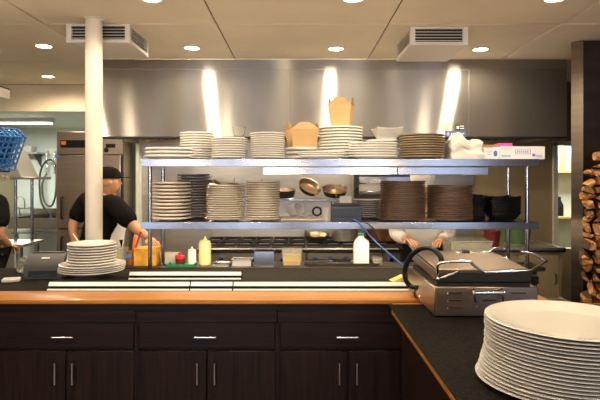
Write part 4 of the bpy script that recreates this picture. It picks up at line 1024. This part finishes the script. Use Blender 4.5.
    if apron:
        side=Vector((-fwd.y,fwd.x,0)); ap=MB(); vs=[]; n=9; rowsz=[('chest',.06),('waist',0),('pelvis',0),('low',0)]
        zt=[j['chest'].z+.02,j['waist'].z,j['pelvis'].z,j['pelvis'].z-.45]; cc=[j['chest'],j['waist'],j['pelvis'],j['pelvis']]; wd=[.5,1.25,1.35,1.35]
        for r_ in range(4):
            for q in range(n):
                a=(q/(n-1)-.5)*2*wd[r_]; p=Vector((cc[r_].x,cc[r_].y,zt[r_]))+fwd*.215*math.cos(a)+side*.215*math.sin(a); vs.append(tuple(p))
        for r_ in range(4):
            for q in range(n):
                a=(q/(n-1)-.5)*2*wd[r_]; p=Vector((cc[r_].x,cc[r_].y,zt[r_]))+fwd*.209*math.cos(a)+side*.209*math.sin(a); vs.append(tuple(p))
        fs=[]; m=4*n
        for r_ in range(3):
            for q in range(n-1):
                i=r_*n+q; fs.append((i,i+1,i+n+1,i+n)); fs.append((m+i,m+i+n,m+i+n+1,m+i+1))
        for r_ in range(3): 
            for q in (0,n-1): i=r_*n+q; fs.append((i,i+n,m+i+n,m+i))
        for q in range(n-1):
            for r_ in (0,3): i=r_*n+q; fs.append((i,m+i,m+i+1,i+1))
        ap.add(vs,fs); ap.build('apron','white_cloth',t)
    return t
# person in black with cap, seen from behind, turned to the right
bx_,by_=X(99,4.55),4.55
fx=Vector((.86,.50,0)).normalized(); rt=Vector((fx.y,-fx.x,0))
def bp(f,r,z): return tuple(Vector((bx_,by_,z))+fx*f+rt*r)
Jc=dict(pelvis=bp(-.02,0,.93),waist=bp(0,0,1.08),chest=bp(.03,0,1.27),head=(X(109.5,4.55),4.53,1.515),
  sl=bp(-.06,-.20,1.375),el=bp(-.24,-.22,1.12),wl=bp(-.10,-.24,.92),
  sr=bp(.06,.20,1.36),er=(X(137,4.33),4.33,1.13),wr=(X(149,4.2),4.2,1.075),
  hl=bp(0,-.09,.90),kl=bp(.02,-.10,.49),al=bp(0,-.10,.08),hr=bp(0,.09,.90),kr=bp(.03,.10,.49),ar=bp(0,.10,.08))
Jc['el']=(X(72,4.62),4.62,1.13); Jc['wl']=(X(77,4.60),4.60,.93)
person('person in black shirt and black cap reaching right behind the cream pole',Jc,(.84,.55,0),'black_cloth','charcoal_cloth','cap',True,True,.88,body_face=tuple(fx))
# person in black at the far left edge
bx_,by_=-2.40,3.98; fx=Vector((.3,.95,0)).normalized(); rt=Vector((fx.y,-fx.x,0))
Jl=dict(pelvis=bp(-.02,0,.93),waist=bp(0,0,1.09),chest=bp(.02,0,1.29),head=bp(.05,0,1.58),
  sl=bp(.0,-.19,1.39),el=bp(-.02,-.25,1.12),wl=bp(.20,-.12,1.02),sr=bp(0,.18,1.39),er=bp(-.03,.225,1.13),wr=bp(.22,.06,1.02),
  hl=bp(0,-.09,.90),kl=bp(.02,-.10,.49),al=bp(0,-.10,.08),hr=bp(0,.09,.90),kr=bp(.03,.10,.49),ar=bp(0,.10,.08))
person('person in black shirt cut off by the left picture edge',Jl,(.3,.95,0),'black_cloth','charcoal_cloth',None,False,True,.85,body_face=tuple(fx))
# person in white working behind the brown plates, facing the camera
bx_,by_=X(421,4.5),4.50; fx=Vector((-.15,-1,0)).normalized(); rt=Vector((fx.y,-fx.x,0))
Jw=dict(pelvis=bp(-.03,0,.90),waist=bp(0,0,1.04),chest=bp(.12,0,1.20),head=bp(.16,0,1.445),
  sl=bp(.12,-.18,1.27),el=bp(.10,-.215,1.07),wl=bp(.30,-.13,1.06),sr=bp(.12,.18,1.27),er=bp(.10,.215,1.07),wr=bp(.30,.13,1.06),
  hl=bp(-.02,-.09,.88),kl=bp(.0,-.10,.48),al=bp(0,-.10,.08),hr=bp(-.02,.09,.88),kr=bp(.0,.10,.48),ar=bp(0,.10,.08))
person('person in white jacket and white hat behind the brown plates',Jw,(-.15,-1,0),'white_cloth','charcoal_cloth','toque',False,True,.8,True,'white_cloth',tuple(fx))

# ------------------------------------------------------------------ lights
def area(name, loc, rot, sx, sy, power, col):
    l=bpy.data.lights.new(name,'AREA'); l.shape='RECTANGLE'; l.size=sx; l.size_y=sy; l.energy=power; l.color=col
    o=bpy.data.objects.new(name,l); COL.objects.link(o); o.location=loc; o.rotation_euler=rot; return o
for a,b in wins: area('window_daylight',((a+b)/2,-3.97,1.30),(PI/2,0,0),b-a-.1,2.0,13,(.56,.70,1.0))
area('strip_light_lamp',(-3.84,7.2,2.28),(0,0,0),.95,.12,30,(.93,1.0,.90))
area('pantry_lamp',(3.3,6.8,2.6),(0,0,0),.6,.6,60,(.92,1.0,.90))
for xx in (-.95,.45):
    l=bpy.data.lights.new('hood_bulb','POINT'); l.energy=22; l.color=(1,.84,.62); l.shadow_soft_size=.05
    o=bpy.data.objects.new('hood_bulb',l); COL.objects.link(o); o.location=(xx,5.3,2.18)
w=bpy.data.worlds.new('World'); S.world=w; w.use_nodes=True
w.node_tree.nodes['Background'].inputs[0].default_value=(.55,.70,1,1); w.node_tree.nodes['Background'].inputs[1].default_value=.35

# ------------------------------------------------------------------ camera
cd=bpy.data.cameras.new('camera'); cd.sensor_width=36; cd.lens=36*F/600; cd.shift_x=2/600; cd.shift_y=-22/600; cd.clip_start=.05
co=bpy.data.objects.new('camera',cd); COL.objects.link(co); co.location=(0,0,CAMZ); co.rotation_euler=(PI/2,0,0); S.camera=co
S.view_settings.view_transform='Standard'; S.view_settings.look='None'; S.view_settings.gamma=1; S.view_settings.use_curve_mapping=False
S.view_settings.exposure=0.85
S.cycles.max_bounces=8; S.cycles.transmission_bounces=8; S.cycles.sample_clamp_indirect=6
